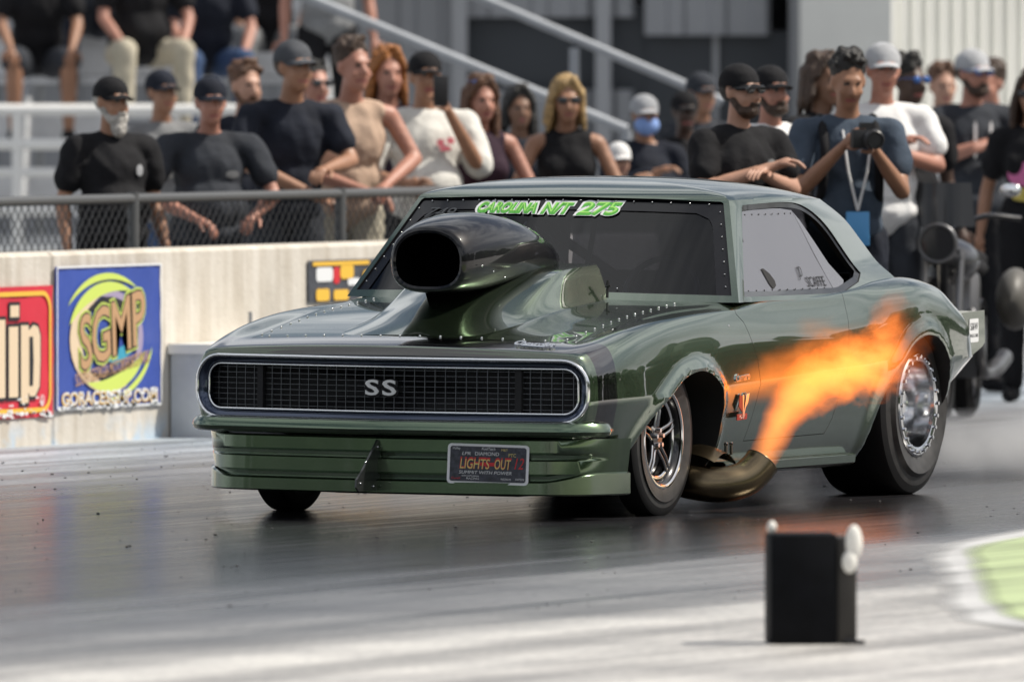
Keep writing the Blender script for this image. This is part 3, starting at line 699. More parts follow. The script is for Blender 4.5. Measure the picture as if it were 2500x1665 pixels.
# ------------------------------------------------------------------ the car (front axle near y = -.13, rear axle y = 2.63, nose towards -Y)
car = empty('drag_car', (0, 0, 0)); tag(car, 'dark green drag racing coupe launching with flames from its side exhaust', 'race car')
car.rotation_euler = (0, R_(.45), 0)
def nose(p):
    x, y, z = p; n = 1-sstep(-.80, -.35, y)
    return Vector((x, y-.13*n*(1-min(1, abs(x)/.86)**1.6), z))
yk = [-.90, -.80, -.65, -.45, -.13, .20, .60, 1.0, 1.5, 1.9, 2.2, 2.5, 2.8, 3.05, 3.25, 3.38, 3.42]
T = dict(
 Bx=[.78, .82, .84, .83, .80, .80, .79, .79, .79, .80, .82, .83, .82, .78, .70, .60, .56],
 Bz=[.335, .33, .26, .22, .18, .16, .15, .15, .15, .16, .18, .22, .30, .45, .50, .52, .53],
 Cx=[.83, .855, .868, .865, .858, .858, .855, .855, .855, .86, .865, .862, .855, .82, .745, .65, .61],
 Cz=[.39, .36, .33, .30, .29, .285, .28, .275, .28, .285, .29, .32, .38, .47, .52, .54, .55],
 Dx=[.855, .88, .90, .91, .912, .912, .908, .906, .906, .906, .906, .906, .90, .885, .835, .74, .68],
 Dz=[.47, .475, .48, .483, .485, .497, .51, .525, .548, .56, .57, .57, .57, .57, .57, .57, .57],
 Ex=[.845, .872, .888, .894, .896, .896, .892, .890, .890, .892, .898, .902, .895, .875, .82, .73, .67],
 Ez=[.58, .59, .61, .63, .655, .67, .69, .70, .705, .715, .735, .755, .75, .72, .68, .65, .64],
 Fx=[.82, .84, .86, .868, .872, .872, .868, .864, .863, .866, .874, .876, .86, .82, .77, .69, .64],
 Fz=[.645, .665, .695, .728, .765, .786, .798, .805, .812, .825, .85, .868, .852, .80, .75, .71, .70],
 Hx=[.78, .80, .81, .82, .828, .835, .852, .853, .853, .848, .835, .82, .80, .76, .72, .65, .60],
 Hz=[.662, .688, .718, .756, .794, .813, .824, .846, .850, .872, .898, .912, .89, .83, .775, .73, .715],
 Gx=[.70, .72, .72, .72, .72, .73, .80, .838, .838, .83, .79, .75, .74, .70, .66, .60, .56],
 Gz=[.672, .692, .714, .745, .788, .818, .846, .862, .862, .878, .905, .916, .895, .835, .78, .735, .72],
 Kz=[.690, .710, .732, .765, .812, .840, .862, .862, .862, .872, .892, .902, .885, .84, .79, .745, .73])
ARCH_F = [(-.70, -.2), (-.66, .05), (-.60, .2), (-.52, .30), (-.41, .392), (-.271, .471), (-.131, .539), (-.045, .566), (.063, .581), (.15, .575), (.226, .552), (.292, .508), (.335, .44), (.352, .36), (.36, .25), (.36, -.2)]
ARCH_R = [(1.96, -.2), (1.99, .27), (2.05, .38), (2.14, .48), (2.28, .579), (2.374, .637), (2.482, .67), (2.57, .677), (2.67, .66), (2.76, .61), (2.83, .53), (2.87, .45), (2.90, .3), (2.90, -.2)]
def smooth_poly(P, n=6): return [tuple(p) for p in catmull(P[1:-1], n)]
AF = [ARCH_F[0]] + smooth_poly(ARCH_F) + [ARCH_F[-1]]; AR = [ARCH_R[0]] + smooth_poly(ARCH_R) + [ARCH_R[-1]]
def seg_d(p, a, b):
    ax, ay = a; bx, by = b; dx, dy = bx-ax, by-ay; t = max(0, min(1, ((p[0]-ax)*dx+(p[1]-ay)*dy)/(dx*dx+dy*dy+1e-12)))
    return math.hypot(p[0]-ax-t*dx, p[1]-ay-t*dy)
def inside(p, P):
    c = False; n = len(P)
    for i in range(n):
        a, b = P[i], P[i-1]
        if (a[1] > p[1]) != (b[1] > p[1]) and p[0] < (b[0]-a[0])*(p[1]-a[1])/(b[1]-a[1])+a[0]: c = not c
    return c
def flare(y, z):
    m = 0
    for P, amt, wd in ((AF, .022, .065), (AR, .018, .08)):
        if P[0][0]-.15 < y < P[-1][0]+.15 and z < .80:
            d = 0 if inside((y, z), P) else min(seg_d((y, z), P[i], P[i+1]) for i in range(0, len(P)-1))
            t = max(0, 1-d/wd); m = max(m, amt*t*t*(3-2*t)*(1-.35*math.exp(-(d/.008)**2)))
    return m
ys = np.concatenate([[-.902, -.898, -.89], np.linspace(-.87, 3.36, 171), [3.39, 3.41, 3.42]])
V = {k: pchip(yk, v, ys) for k, v in T.items()}
rings = []
for i, y in enumerate(ys):
    g_ = lambda k: float(V[k][i])
    pts = [(g_('Bx')*t, g_('Bz')) for t in (0, .5, .85)]
    B_, C_, D_, E__, F_, H_, G_ = [(g_(a+'x'), g_(a+'z')) for a in 'BCDEFHG']
    pts += [tuple(p) for p in catmull([B_, C_, D_], 7)][:-1]
    pts += [tuple(p) for p in catmull([D_, E__, F_, H_, G_], 9)]
    kz = g_('Kz')
    for t in np.linspace(0, 1, 12)[1:]:
        x = G_[0]*(1-t); q = 1-(x/G_[0])**2 if G_[0] else 1
        pts.append((x, G_[1]+(kz-G_[1])*q))
    s = {0: .975, 1: .991, 2: .9985}.get(i, 1.0)
    cz = .52
    pts = [(x*(1-(1-s)*.6), cz+(z-cz)*s) for x, z in pts]
    half = []
    for x, z in pts:
        if x > .78: x += flare(y, z)*sstep(.78, .86, x)
        half.append((x, z))
    ring = [(x, y, z) for x, z in half] + [(-x, y, z) for x, z in half[-2:0:-1]]
    rings.append(ring)
b = MB(); n = len(rings[0])
b.add([p for r in rings for p in r], [(i*n+k, i*n+(k+1) % n, (i+1)*n+(k+1) % n, (i+1)*n+k) for i in range(len(rings)-1) for k in range(n)])
b.add(rings[0], [tuple(range(n))]); b.add(rings[-1], [tuple(reversed(range(n)))])
body_me = fixed(b.mesh('body')); body_me.materials.append(M_paint); body_me.materials.append(M_well)
def pr(poly, a0, a1, axis='x'): q = MB(); q.prism(poly, a0, a1, axis, mi=1); return q
def both(poly, a0, a1): return [pr(poly, a0, a1), pr(poly, -a1, -a0)]
def bx(*a): q = MB(); q.box(*a, mi=1); return q
GZ0, GZ1 = .398, .636
def stadium(w2, z0, z1, r, n=8, nx=24):
    cz = (z0+z1)/2; h2 = (z1-z0)/2; o = []
    for cx, cy, a0 in ((w2-r, h2-r, 0), (-w2+r, h2-r, 90), (-w2+r, -h2+r, 180), (w2-r, -h2+r, 270)):
        for k in range(n+1): a = R_(a0+90*k/n); o.append((cx+r*math.cos(a), cz+cy+r*math.sin(a)))
        if a0 in (90,):
            pass
    # densify the long top and bottom edges so that they can follow the V of the nose
    d = []
    for i in range(len(o)):
        p, q = o[i], o[(i+1) % len(o)]; d.append(p); L_ = math.hypot(q[0]-p[0], q[1]-p[1]); m_ = int(L_/.05)
        for k in range(1, m_): d.append((p[0]+(q[0]-p[0])*k/m_, p[1]+(q[1]-p[1])*k/m_))
    return d
pocket = pr(stadium(.842, GZ0, GZ1, .10), -1.0, -.80, 'y')
body_me = boolean(body_me, both(AF, .53, 1.2) + both(AR, .40, 1.2) + [bx(-.74, .74, .72, 2.32, .28, 1.2), pocket, bx(-.45, .45, -.7, .35, .05, .62)])
# doors: cut out of the same skin so that they follow it, with an open seam all round
DOOR = [(.566, .90), (.575, .80), (.635, .765), (.694, .677), (.732, .613), (.748, .52), (.735, .435), (.70, .318), (.69, .285), (1.55, .292), (1.60, .35), (1.70, .60), (1.745, .75), (1.755, .90)]
DOOR = [(y-.012, z) for y, z in DOOR]
cxy = (1.17, .55)
def grow(P, e):
    n = len(P); o = []
    area = sum(P[i-1][0]*P[i][1]-P[i][0]*P[i-1][1] for i in range(n)); sg = 1 if area > 0 else -1
    for i in range(n):
        a = Vector(P[i-1]); p = Vector(P[i]); q = Vector(P[(i+1) % n])
        n1 = Vector(((p-a).y, -(p-a).x)).normalized()*sg; n2 = Vector(((q-p).y, -(q-p).x)).normalized()*sg
        d = n1+n2; d = d/max(.4, d.dot(n1)); o.append(tuple(p+d*e))
    return o
doorL = boolean(body_me.copy(), [pr(DOOR, .815, 1.2)], 'INTERSECT'); doorR = boolean(body_me.copy(), [pr(DOOR, -1.2, -.815)], 'INTERSECT')
HOOD = [(-.665, -.735), (.665, -.735), (.70, -.3), (.705, .1), (.70, .40), (.60, .47), (0, .43), (-.60, .47), (-.70, .40), (-.705, .1), (-.70, -.3)]
# finer edge along the front so that it bends with the nose
HF = [(x, -.735) for x in np.linspace(-.665, .665, 21)] + HOOD[2:]
hood_me = boolean(body_me.copy(), [pr(HF, .63, 1.2, 'z')], 'INTERSECT')
body_me = boolean(body_me, [pr(grow(DOOR, .0028), .80, 1.2), pr(grow(DOOR, .0028), -1.2, -.80), pr(grow(HF, .0025), .625, 1.2, 'z')])
for me_ in (body_me, doorL, doorR, hood_me): warp_mesh(me_, nose)
o = link('body', body_me, car, None, 28)
dl = link('door', doorL, car, None, 28); dr = link('door', doorR, car, None, 28)
hd = link('hood', hood_me, car, None, 28)

# ------------------------------------------------------------------ greenhouse: rings at rising heights
def gh_ring(z, ins=0.):
    t = (z-.86)/.39; t = max(-.3, t); tt = min(1, max(0, t))
    xA, yA = .862-.172*t, .60+.307*t
    yF = .415+.385*t
    xS, yS = .848-.152*t, .70+.30*t
    xC = float(pchip([.5, .86, .92, .98, 1.07, 1.16, 1.23, 1.30], [.80, .795, .775, .735, .695, .66, .625, .59], z)[0])
    yC = float(pchip([.5, .86, .92, .98, 1.07, 1.16, 1.23, 1.30], [2.62, 2.60, 2.50, 2.42, 2.335, 2.235, 2.10, 1.92], z)[0])
    yR = yC+.10
    xA -= ins; xS -= ins; xC -= ins; yF += ins*1.2; yA += ins; yR -= ins; yC -= ins
    P = []
    for u in np.linspace(0, 1, 15): P.append((xA*u, yF+(yA-yF)*u**2.2))
    mid = [(xA, yA), (xA+(xS-xA)*.35+.006, yA+(yS-yA)*.45), (xS, yS)]
    for k in (.33, .66): 
        q = [(1-k)**2*mid[0][j]+2*k*(1-k)*mid[1][j]+k*k*mid[2][j] for j in (0, 1)]; P.append(tuple(q))
    for u in np.linspace(0, 1, 26):
        # nearly straight side that draws in over the rear third
        P.append((xS+(xC-xS)*u**2.2+.006*math.sin(PI*u), yS+(yC-yS)*u))
    for u in np.linspace(0, 1, 13)[1:]:
        x = xC*(1-u); P.append((x, yC+(yR-yC)*(1-(x/xC)**2) if xC > 0 else yR))
    return P
def crown(y): 
    return .012+.086*max(0, 1-((y-1.36)/.74)**2)**.8
def gh_mesh(ins, z0, name):
    zs = list(np.linspace(z0, 1.243, 26)); R2 = []
    def full(P, z): return [(x, y, z) for x, y in P] + [(-x, y, z) for x, y in P[-2:0:-1]]
    for z in zs: R2.append(full(gh_ring(z, ins), z))
    top = gh_ring(1.243, ins)
    for s in np.linspace(0, 1, 16)[1:]:
        a = s*PI/2; c = math.cos(a)**.85; q = math.sin(a)**.9
        ring = []
        for x, y in top:
            # front and rear edges pull towards the middle as the dome rises
            y2 = y+(1.40-y)*(1-c)*.55
            ring.append((x*c, y2, 1.243+(crown(y2)-ins*.8)*q))
        R2.append([(x, y, z) for x, y, z in ring] + [(-x, y, z) for x, y, z in ring[-2:0:-1]])
    b = MB(); n = len(R2[0])
    b.add([p for r in R2 for p in r], [(i*n+k, i*n+(k+1) % n, (i+1)*n+(k+1) % n, (i+1)*n+k) for i in range(len(R2)-1) for k in range(n)])
    b.add(R2[0], [tuple(reversed(range(n)))]); b.add(R2[-1], [tuple(range(n))])
    return b
gm = fixed(gh_mesh(0, .845, 'g').mesh('roof_shell')); gm.materials.append(M_paint); gm.materials.append(M_well)
inner = gh_mesh(.045, .80, 'i'); inner.mi = [1]*len(inner.mi)
WIN = [(.70, .866), (1.0, 1.222), (1.02, 1.232), (1.25, 1.238), (1.49, 1.240), (1.68, 1.229), (1.82, 1.193), (1.93, 1.13), (2.015, 1.042), (2.10, .941), (2.02, .905), (1.80, .868), (1.74, .864)]
WINs = [WIN[0], WIN[1], WIN[2]] + [tuple(p) for p in catmull(WIN[2:10], 4)][1:] + WIN[10:]
# windscreen opening in front view (x, z), cut from the front; rear window likewise
WS = [(-.832, .872), (0, .888), (.832, .872), (.672, 1.240), (.66, 1.247), (.4, 1.256), (0, 1.262), (-.4, 1.256), (-.66, 1.247), (-.672, 1.240)]
RW = [(-.70, .93), (.70, .93), (.56, 1.22), (-.56, 1.22)]
gm = boolean(gm, [inner, pr(WINs, .45, 1.2), pr(WINs, -1.2, -.45), pr(WS, .2, 1.02, 'y'), pr(RW, 1.98, 3.0, 'y')])
rf = link('roof_shell', gm, car, None, 28)
# windscreen glass with its black border
def gh_front(x, z, ins):
    t = (z-.86)/.39; xA, yA = .862-.172*t, .60+.307*t; yF = .415+.385*t
    u = min(1.0, abs(x)/xA); return yF+(yA-yF)*u**2.2+ins
def ws_hw(z): return .862-.172*((z-.86)/.39)-.014
def ws_patch(name, m, ins, zlo, zhi, inset, nx=40, nz=18, parent=None):
    b = MB(); P = []
    for j in range(nz+1):
        P.append([])
        for i in range(nx+1):
            uu = -1+2*i/nx; zt = j/nz
            x = uu*(ws_hw(zlo+(zhi-zlo)*zt)-inset); zz = zlo+(zhi-zlo)*zt+.014*(1-uu*uu)
            P[-1].append((x, gh_front(x, zz, ins), zz))
    b.grid(P); return b.build(name, m, parent, smooth=60, fix=False)
wsg = ws_patch('windscreen', M_glass, .016, .868, 1.25, 0, parent=car)
def rim_band():
    """black border of the windscreen, as a frame strip just outside the glass"""
    b = MB(); zlo, zhi = .868, 1.25
    def pt(u, v, ins=.010):
        z = zlo+(zhi-zlo)*v; x = u*ws_hw(z); zz = z+.014*(1-u*u); return (x, gh_front(x, zz, ins), zz)
    def loop(e, n=20):
        ex, ez = e, e*2.1; L_ = []; r = .10 if e > .02 else 0
        def seg(a, c):
            for k in range(n): t = k/n; L_.append((a[0]+(c[0]-a[0])*t, a[1]+(c[1]-a[1])*t))
        if r == 0:
            seg((-1, 0), (1, 0)); seg((1, 0), (1, 1)); seg((1, 1), (-1, 1)); seg((-1, 1), (-1, 0)); return L_
        x1, z1 = 1-ex, 1-ez*.8; z0 = .012
        rx, rz = .08, .18
        corners = [((-x1, z0), (x1, z0)), ((x1, z0), (x1, z1)), ((x1, z1), (-x1, z1)), ((-x1, z1), (-x1, z0))]
        for a, c in corners: seg(a, c)
        o = []
        for (u, v) in L_:
            # round the upper corners
            if v > z1-rz and abs(u) > x1-rx:
                du = (abs(u)-(x1-rx))/rx; dv = (v-(z1-rz))/rz; l = math.hypot(du, dv); k = max(du, dv)/l if l > 0 else 1
                u = math.copysign((x1-rx)+rx*du*k, u); v = (z1-rz)+rz*dv*k
            o.append((u, v))
        return o
    A = loop(0); Bq = loop(.085); P = [[pt(*a), pt(*q)] for a, q in zip(A, Bq)]
    b.grid(P, closeu=True); return b.build('windscreen_border', M_blackgl, car, smooth=60, fix=False), pt
wband, wspt = rim_band()
# side windows and the small rear quarter pane
def side_x(y, z, ins):
    t = (z-.86)/.39; xS, yS = .848-.152*t, .70+.30*t
    xC = float(pchip([.5, .86, .92, .98, 1.07, 1.16, 1.23, 1.30], [.80, .795, .775, .735, .695, .66, .625, .59], z)[0])
    yC = float(pchip([.5, .86, .92, .98, 1.07, 1.16, 1.23, 1.30], [2.62, 2.60, 2.50, 2.42, 2.335, 2.235, 2.10, 1.92], z)[0])
    u = min(1, max(0, (y-yS)/(yC-yS))); return xS+(xC-xS)*u**2.2+.006*math.sin(PI*u)-ins
def side_pane(name, poly, ins, m, sgn, parent, th=.004):
    b = MB(); n = len(poly)
    A = [(sgn*side_x(y, z, ins), y, z) for y, z in poly]; B2 = [(sgn*side_x(y, z, ins+th), y, z) for y, z in poly]
    b.add(A+B2, [tuple(range(n)), tuple(reversed(range(n, 2*n)))] + [(i, i+n, (i+1) % n+n, (i+1) % n) for i in range(n)])
    return b.build(name, m, parent, smooth=30)
PANE = [(.715, .868), (.80, .966), (.90, 1.085), (1.00, 1.205), (1.15, 1.213), (1.30, 1.216), (1.45, 1.214), (1.585, 1.205), (1.62, 1.12), (1.66, 1.02), (1.70, .93), (1.735, .868), (1.4, .868), (1.05, .868)]
QP = [(1.592, 1.200), (1.64, 1.165), (1.72, 1.08), (1.80, .985), (1.89, .915), (1.86, .893), (1.80, .872), (1.742, .869), (1.705, .935), (1.665, 1.025), (1.625, 1.125)]
for sgn in (1, -1):
    sw = side_pane('side_window', PANE, .015, M_plexi, sgn, car); qw = side_pane('quarter_window', QP, .016, M_plexi, sgn, car)
    if sgn == 1: sideL = sw
b = MB()
for (x0, x1, w_) in ((-.56, .56, .03),):
    P = [[(x, gy+.02, z) for x in np.linspace(-(.72-.50*(z-.92)), (.72-.50*(z-.92)), 12)] for z, gy in ((.92, 2.545), (1.02, 2.45), (1.12, 2.32), (1.22, 2.12))]
    b.grid(P)
b.build('rear_window', glass('rear_glass', (.07, .072, .085), 1.0), car, smooth=60, fix=False)
# black vent cut in the side window, lettering
def sw_pt(y, z, off): return Vector((side_x(y, z, .015)+off, y, z))
def on_side(poly, off, th=.0006):
    b = MB(); n = len(poly); b.add([sw_pt(y, z, off) for y, z in poly], [tuple(range(n))]); return b
on_side([(1.005, .975), (1.03, .975), (1.075, .955), (1.105, .925), (1.10, .905), (1.075, .896), (1.06, .892), (1.035, .915)], .003).build('vent_hole', M_well, sideL, smooth=None)
def side_text(txt, y, z, size, width, m=M_ink, **k):
    mtx = frame(sw_pt(y, z, .0010), sw_pt(y+.1, z, 0)-sw_pt(y-.1, z, 0), sw_pt(y, z+.05, 0)-sw_pt(y, z-.05, 0))
    return text('window_lettering', txt, size, mtx, m, sideL, extrude=.0004, width=width, **k)
side_text('SCAFFE', 1.56, .913, .062, .205)
side_text('JD', 1.415, .955, .065, .055, shear=.3)
side_text('249', .905, 1.10, .06, .07, shear=-.5)
for k in range(11): 
    yy_ = .80+k*.083; q = sw_pt(yy_, .888, .001); bq = MB(); bq.ball(q, (.002, .004, .004), 6, 4); bq.build('rivet', M_ink, sideL, smooth=60, fix=False)
for k in range(8):
    q = sw_pt(1.04+k*.074, 1.193, .001); bq = MB(); bq.ball(q, (.002, .004, .004), 6, 4); bq.build('rivet', M_ink, sideL, smooth=60, fix=False)
# black channel round the side glass
for sgn in (1, -1):
    b = MB(); cen = (1.45, 1.04); loopo = WINs; A = []; Bq = []
    gi = grow(WINs, -.022)
    for (y, z), (y2, z2) in zip(loopo, gi):
        A.append((sgn*side_x(y, z, .006), y, z)); Bq.append((sgn*side_x(y2, z2, .012), y2, z2))
    b.grid([[a, q] for a, q in zip(A, Bq)], closeu=True); b.build('window_channel', M_blackgl, car, smooth=40, fix=False)

# ------------------------------------------------------------------ windscreen lettering and rivets
M_dgreen = mat('decal_green', (.10, .42, .06), .4); M_dlime = mat('decal_lime', (.35, .72, .16), .4); M_dgrey = mat('decal_grey', (.05, .055, .06), .5)
def wsf(x, z, off):
    o = Vector((x, gh_front(x, z, .010), z)); r = Vector((.1, gh_front(x+.05, z, 0)-gh_front(x-.05, z, 0), 0)); u = Vector((0, gh_front(x, z+.03, 0)-gh_front(x, z-.03, 0), .06))
    f_ = frame(o, r, u); n_ = Vector((f_[0][2], f_[1][2], f_[2][2])); f_.translation = o+n_*off; return f_
def ws_text(nm, txt, x, z, size, width, m, off, **k): return text(nm, txt, size, wsf(x, z, off), m, wsg, width=width, extrude=.0003, **k)
for (t_, x, wd, sz) in (('CAROLINA', -.243, .262, .074), ('N/T', -.022, .125, .082), ('275', .165, .175, .092)):
    ws_text('decal_outline', t_, x, 1.212, sz, wd+.034, M_wht, .0012, offset=.012, shear=.25)
    ws_text('decal_shadow', t_, x+.002, 1.209, sz, wd+.014, M_dgreen, .0020, offset=.005, shear=.25)
    ws_text('decal', t_, x, 1.214, sz, wd, M_dlime, .0028, offset=-.0005, shear=.25)
ws_text('race_number', '749', -.56, 1.185, .075, .15, M_dgrey, .004, shear=.3)
rv = bpy.data.meshes.new('rivet'); bq = MB(); bq.ball((0, 0, 0), .006, 8, 6); rv = bq.mesh('rivet'); rv.materials.append(M_rivet); shade(rv, 60)
def rivet(p, parent, s=1.0):
    o = bpy.data.objects.new('rivet', rv); COL.objects.link(o); o.parent = parent; o.location = p; o.scale = (s, s, s)
for k in range(17): rivet(wspt(-.90+1.8*k/16, .955, .004), wband, .55)
for k in range(7):
    for s in (-1, 1): rivet(wspt(s*.962, .10+.78*k/6, .004), wband, .55)
for k in range(3): rivet(wspt(.34+k*.055, .045, .004), wband, .6)

# ------------------------------------------------------------------ nose: grille, trim, bumper, air dam
gl = empty('grille', (0, -.86, .52), 0, car)
def nw(p): return nose(p) - Vector((0, -.86, .52))
P = stadium(.825, GZ0+.012, GZ1-.012, .09)
b = MB(); b.prism(P, -.818, -.812, 'y'); b.build('backing', M_dark, gl, smooth=None, fn=nw)
def ring_tube(name, w2, z0, z1, r, y, rad, m):
    b = MB(); b.tube([(x, y, z) for x, z in stadium(w2, z0, z1, r)], rad, 8, closed=True); b.build(name, m, gl, smooth=60, fn=nw)
ring_tube('outer_trim', .848, GZ0-.004, GZ1+.004, .103, -.905, .0075, M_chrome)
ring_tube('inner_trim', .802, GZ0+.030, GZ1-.030, .058, -.880, .0050, M_chrome)
b = MB(); A = stadium(.842, GZ0+.002, GZ1-.002, .098); Bq = stadium(.804, GZ0+.028, GZ1-.028, .060)
# match both loops by angle so that the bezel is one clean strip
def resamp(P, n=160):
    L_ = [0]; Q = P+[P[0]]
    for i in range(len(P)): L_.append(L_[-1]+math.hypot(Q[i+1][0]-Q[i][0], Q[i+1][1]-Q[i][1]))
    t = np.linspace(0, L_[-1], n, endpoint=False); return list(zip(np.interp(t, L_, [q[0] for q in Q]), np.interp(t, L_, [q[1] for q in Q])))
A, Bq = resamp(A), resamp(Bq)
b.grid([[(p[0], -.900, p[1]), ((p[0]+q[0])/2, -.893, (p[1]+q[1])/2), (q[0], -.872, q[1]), (q[0], -.82, q[1])] for p, q in zip(A, Bq)], closeu=True); b.build('bezel', M_chromed, gl, smooth=60, fn=nw, fix=False)
def hspan(x):   # clear height at x inside the inner trim
    e = max(0, abs(x)-(.790-.072)); return (.158-(GZ1-GZ0-.072)/2*0) if e <= 0 else 0
zc0, zc1 = GZ0+.032, GZ1-.032
M_gbar = mat('grille_bar', (.20, .21, .23), .35, .9)
for i in range(-18, 19):
    x = i*.0428
    e = max(0, abs(x)-.744); dz = .058-math.sqrt(max(0, .058**2-e*e)) if e < .058 else .058
    b = MB(); b.box(x-.0009, x+.0009, -.850, -.840, zc0+dz, zc1-dz); b.build('grille_bar', M_gbar, gl, smooth=None, fn=nw)
for j in range(8):
    z = zc0+.0125+j*.0214; e = max(0, .058-(z-zc0), .058-(zc1-z)); xm = .799-(.058-math.sqrt(max(0, .058**2-e*e)))
    b = MB(); xs_ = np.linspace(-xm, xm, 31)
    b.grid([[(x, -.846, z-.0007), (x, -.854, z-.0007), (x, -.854, z+.0007), (x, -.846, z+.0007), (x, -.846, z-.0007)] for x in xs_]); b.build('grille_bar', M_gbar, gl, smooth=None, fn=nw)
for x in (-.56, .56):
    b = MB(); b.box(x-.013, x+.013, -.872, -.838, zc0-.004, zc1+.004); b.build('divider', M_dark, gl, smooth=None, fn=nw)
mtx = frame(nose((0, -.868, .520))-Vector((0, 0, 0)), (1, 0, 0), (0, 0, 1))
M_badge = mat('badge_silver', (.80, .80, .81), .3, .3)
o = text('badge_outline', 'SS', .085, frame(nw((0, -.876, .518)), (1, 0, 0), (0, 0, 1)), M_dark, gl, offset=.007, extrude=.003, width=.150, spacing=1.15)
o = text('badge', 'SS', .085, frame(nw((0, -.884, .520)), (1, 0, 0), (0, 0, 1)), M_badge, gl, offset=.0015, extrude=.003, width=.134, spacing=1.15)
# plan path shared by bumper and air dam
def plan(rx, y0, yend, corner=.13, n=30):
    pts = [(x, y0) for x in np.linspace(0, rx-corner, n)]
    for k in range(1, 11):
        a = R_(90*k/10); pts.append((rx-corner+corner*math.sin(a), y0+corner-corner*math.cos(a)))
    for t in np.linspace(0, 1, 6)[1:]: pts.append((rx+.012*t, y0+corner+(yend-y0-corner)*t))
    return [(-x, y) for x, y in pts[:0:-1]] + pts
def sweep(path, prof, name, m, parent, fnoff=None, smooth=32, closed=True):
    P = []
    for i, p in enumerate(path):
        a = Vector(path[max(0, i-1)]); c_ = Vector(path[min(len(path)-1, i+1)]); d = (c_-a).normalized(); nn = Vector((d.y, -d.x))
        k = i/(len(path)-1); row = []
        for off, z in prof:
            o2, z2 = (off, z) if fnoff is None else fnoff(off, z, p, k)
            row.append((p[0]+nn.x*o2, p[1]+nn.y*o2, z2))
        P.append(row+([row[0]] if closed else []))
    b = MB(); b.grid(P)
    if closed:
        b.add(P[0][:-1], [tuple(range(len(prof)))]); b.add(P[-1][:-1], [tuple(reversed(range(len(prof))))])
    return b.build(name, m, parent, smooth=smooth, fn=nose)
bprof = [(.03*0-.01, .336), (.030, .338), (.048, .346), (.054, .360), (.050, .376), (.038, .392), (.018, .399), (-.01, .400)]
def bump_end(off, z, p, k):
    e = sstep(-.70, -.80, p[1]) if abs(p[0]) > .8 else 1
    e = .25+.75*e; return (off*e, .368+(z-.368)*(.45+.55*e))
bumper = sweep(plan(.848, -.905, -.665, .10), bprof, 'bumper', M_paint2, car, bump_end)
vprof = [(-.03, .330), (.006, .330), (.0132, .322), (.0143, .276), (.009, .270), (-.014, .266), (-.016, .252), (.010, .247), (.0208, .242), (.0219, .192), (.016, .185), (-.004, .181), (-.006, .168), (.020, .162), (.0308, .156), (.0318, .112), (.025, .106), (-.03, .106)]
def dam_off(off, z, p, k):
    # the lower lip stands further out towards the wheels; the lower groove steps up near the right side of the car
    s = sstep(.66, .86, abs(p[0])); lip = z < .164
    if lip: return (off-.012*s, z+(.036*s if z > .13 else 0))
    flat_ = .022-.018*(.33-z)/.15
    return (off+(min(off, flat_)*0+flat_-off)*s, z+(.030*s if z < .19 else 0))
half_ = [(x, -.895) for x in np.linspace(0, .56, 22)] + [tuple(p) for p in catmull([(.60, -.895), (.70, -.878), (.775, -.835), (.825, -.77), (.862, -.68), (.880, -.59)], 6)]
dam = sweep([(-x, y) for x, y in half_[:0:-1]] + half_, vprof, 'air_dam', M_paint2, car, dam_off)
# carbon fin in the middle of the air dam
b = MB(); b.prism([(-1.02, .322), (-1.045, .318), (-1.19, .20), (-1.245, .165), (-1.25, .135), (-1.225, .118), (-1.02, .116)], -.004, .004, 'x')
fin = b.build('splitter_fin', M_carbon, car, smooth=None)
for y_, z_ in ((-1.05, .290), (-1.165, .232), (-1.215, .150), (-1.09, .135)): rivet((.006, y_, z_), fin, .8)
# event plate
PO = nose((.455, -.93, .232)); pm = frame((.462, -1.005, .229), (1, .16, -.018), (.02, .06, 1))
pl = empty('number_plate', (0, 0, 0), 0, car)
def pl_flat(nm, pts, z, m): return flat(nm, pts, pm @ Matrix.Translation((0, 0, z)), m, pl, .0012)
M_pbase = mat('plate_print', (.045, .048, .065), .35, noise=.5, nscale=60)
pl_flat('plate', rrect(.166, .079, .016), -.004, mat('plate_white', (.88, .88, .9), .35)); pl_flat('print', rrect(.155, .069, .010), -.0022, M_pbase)
def ptext(t_, x, y, s, wd, m, z=.0005, **k): text('plate_lettering', t_, s, pm @ Matrix.Translation((x, y, z)), m, pl, width=wd, extrude=.0002, **k)
ptext('LIGHTS', -.055, .001, .062, .125, M_redp, offset=.002, shear=.15); ptext('LIGHTS', -.055, -.002, .056, .120, mat('plate_yellow', (.75, .62, .22), .5), .0015, shear=.15)
ptext('OUT', .058, .001, .062, .070, M_redp, offset=.002, shear=.15); ptext('OUT', .058, -.002, .056, .066, MATS['plate_yellow'], .0015, shear=.15)
ptext('12', .122, .003, .064, .038, M_redp, .0015, shear=.3)
ptext('DIAMOND', -.005, .040, .020, .098, M_wht); ptext('LPR', -.090, .040, .018, .035, M_wht, shear=.2); ptext('PTC', .098, .037, .019, .030, MATS['plate_yellow'])
ptext('Holley', -.130, .060, .014, .030, M_wht); ptext('FuelTech', .0, .060, .016, .055, M_wht, shear=.2); ptext('M&T', .066, .057, .013, .026, MATS['plate_yellow']); 
pl_flat('red_strip', rrect(.032, .007, .003), -.0008, M_redp)
ptext('SUMMIT WITH POWER', -.01, -.034, .018, .215, M_wht, shear=.2)
ptext('PRECISION', .075, -.058, .011, .040, M_wht); ptext('EASTSIDE', .132, -.057, .011, .036, M_wht); ptext('DuraX', -.128, -.058, .012, .036, M_redp); ptext('RACING', -.06, -.058, .012, .05, M_wht); ptext('turbo performance', -.07, -.047, .009, .07, M_wht)
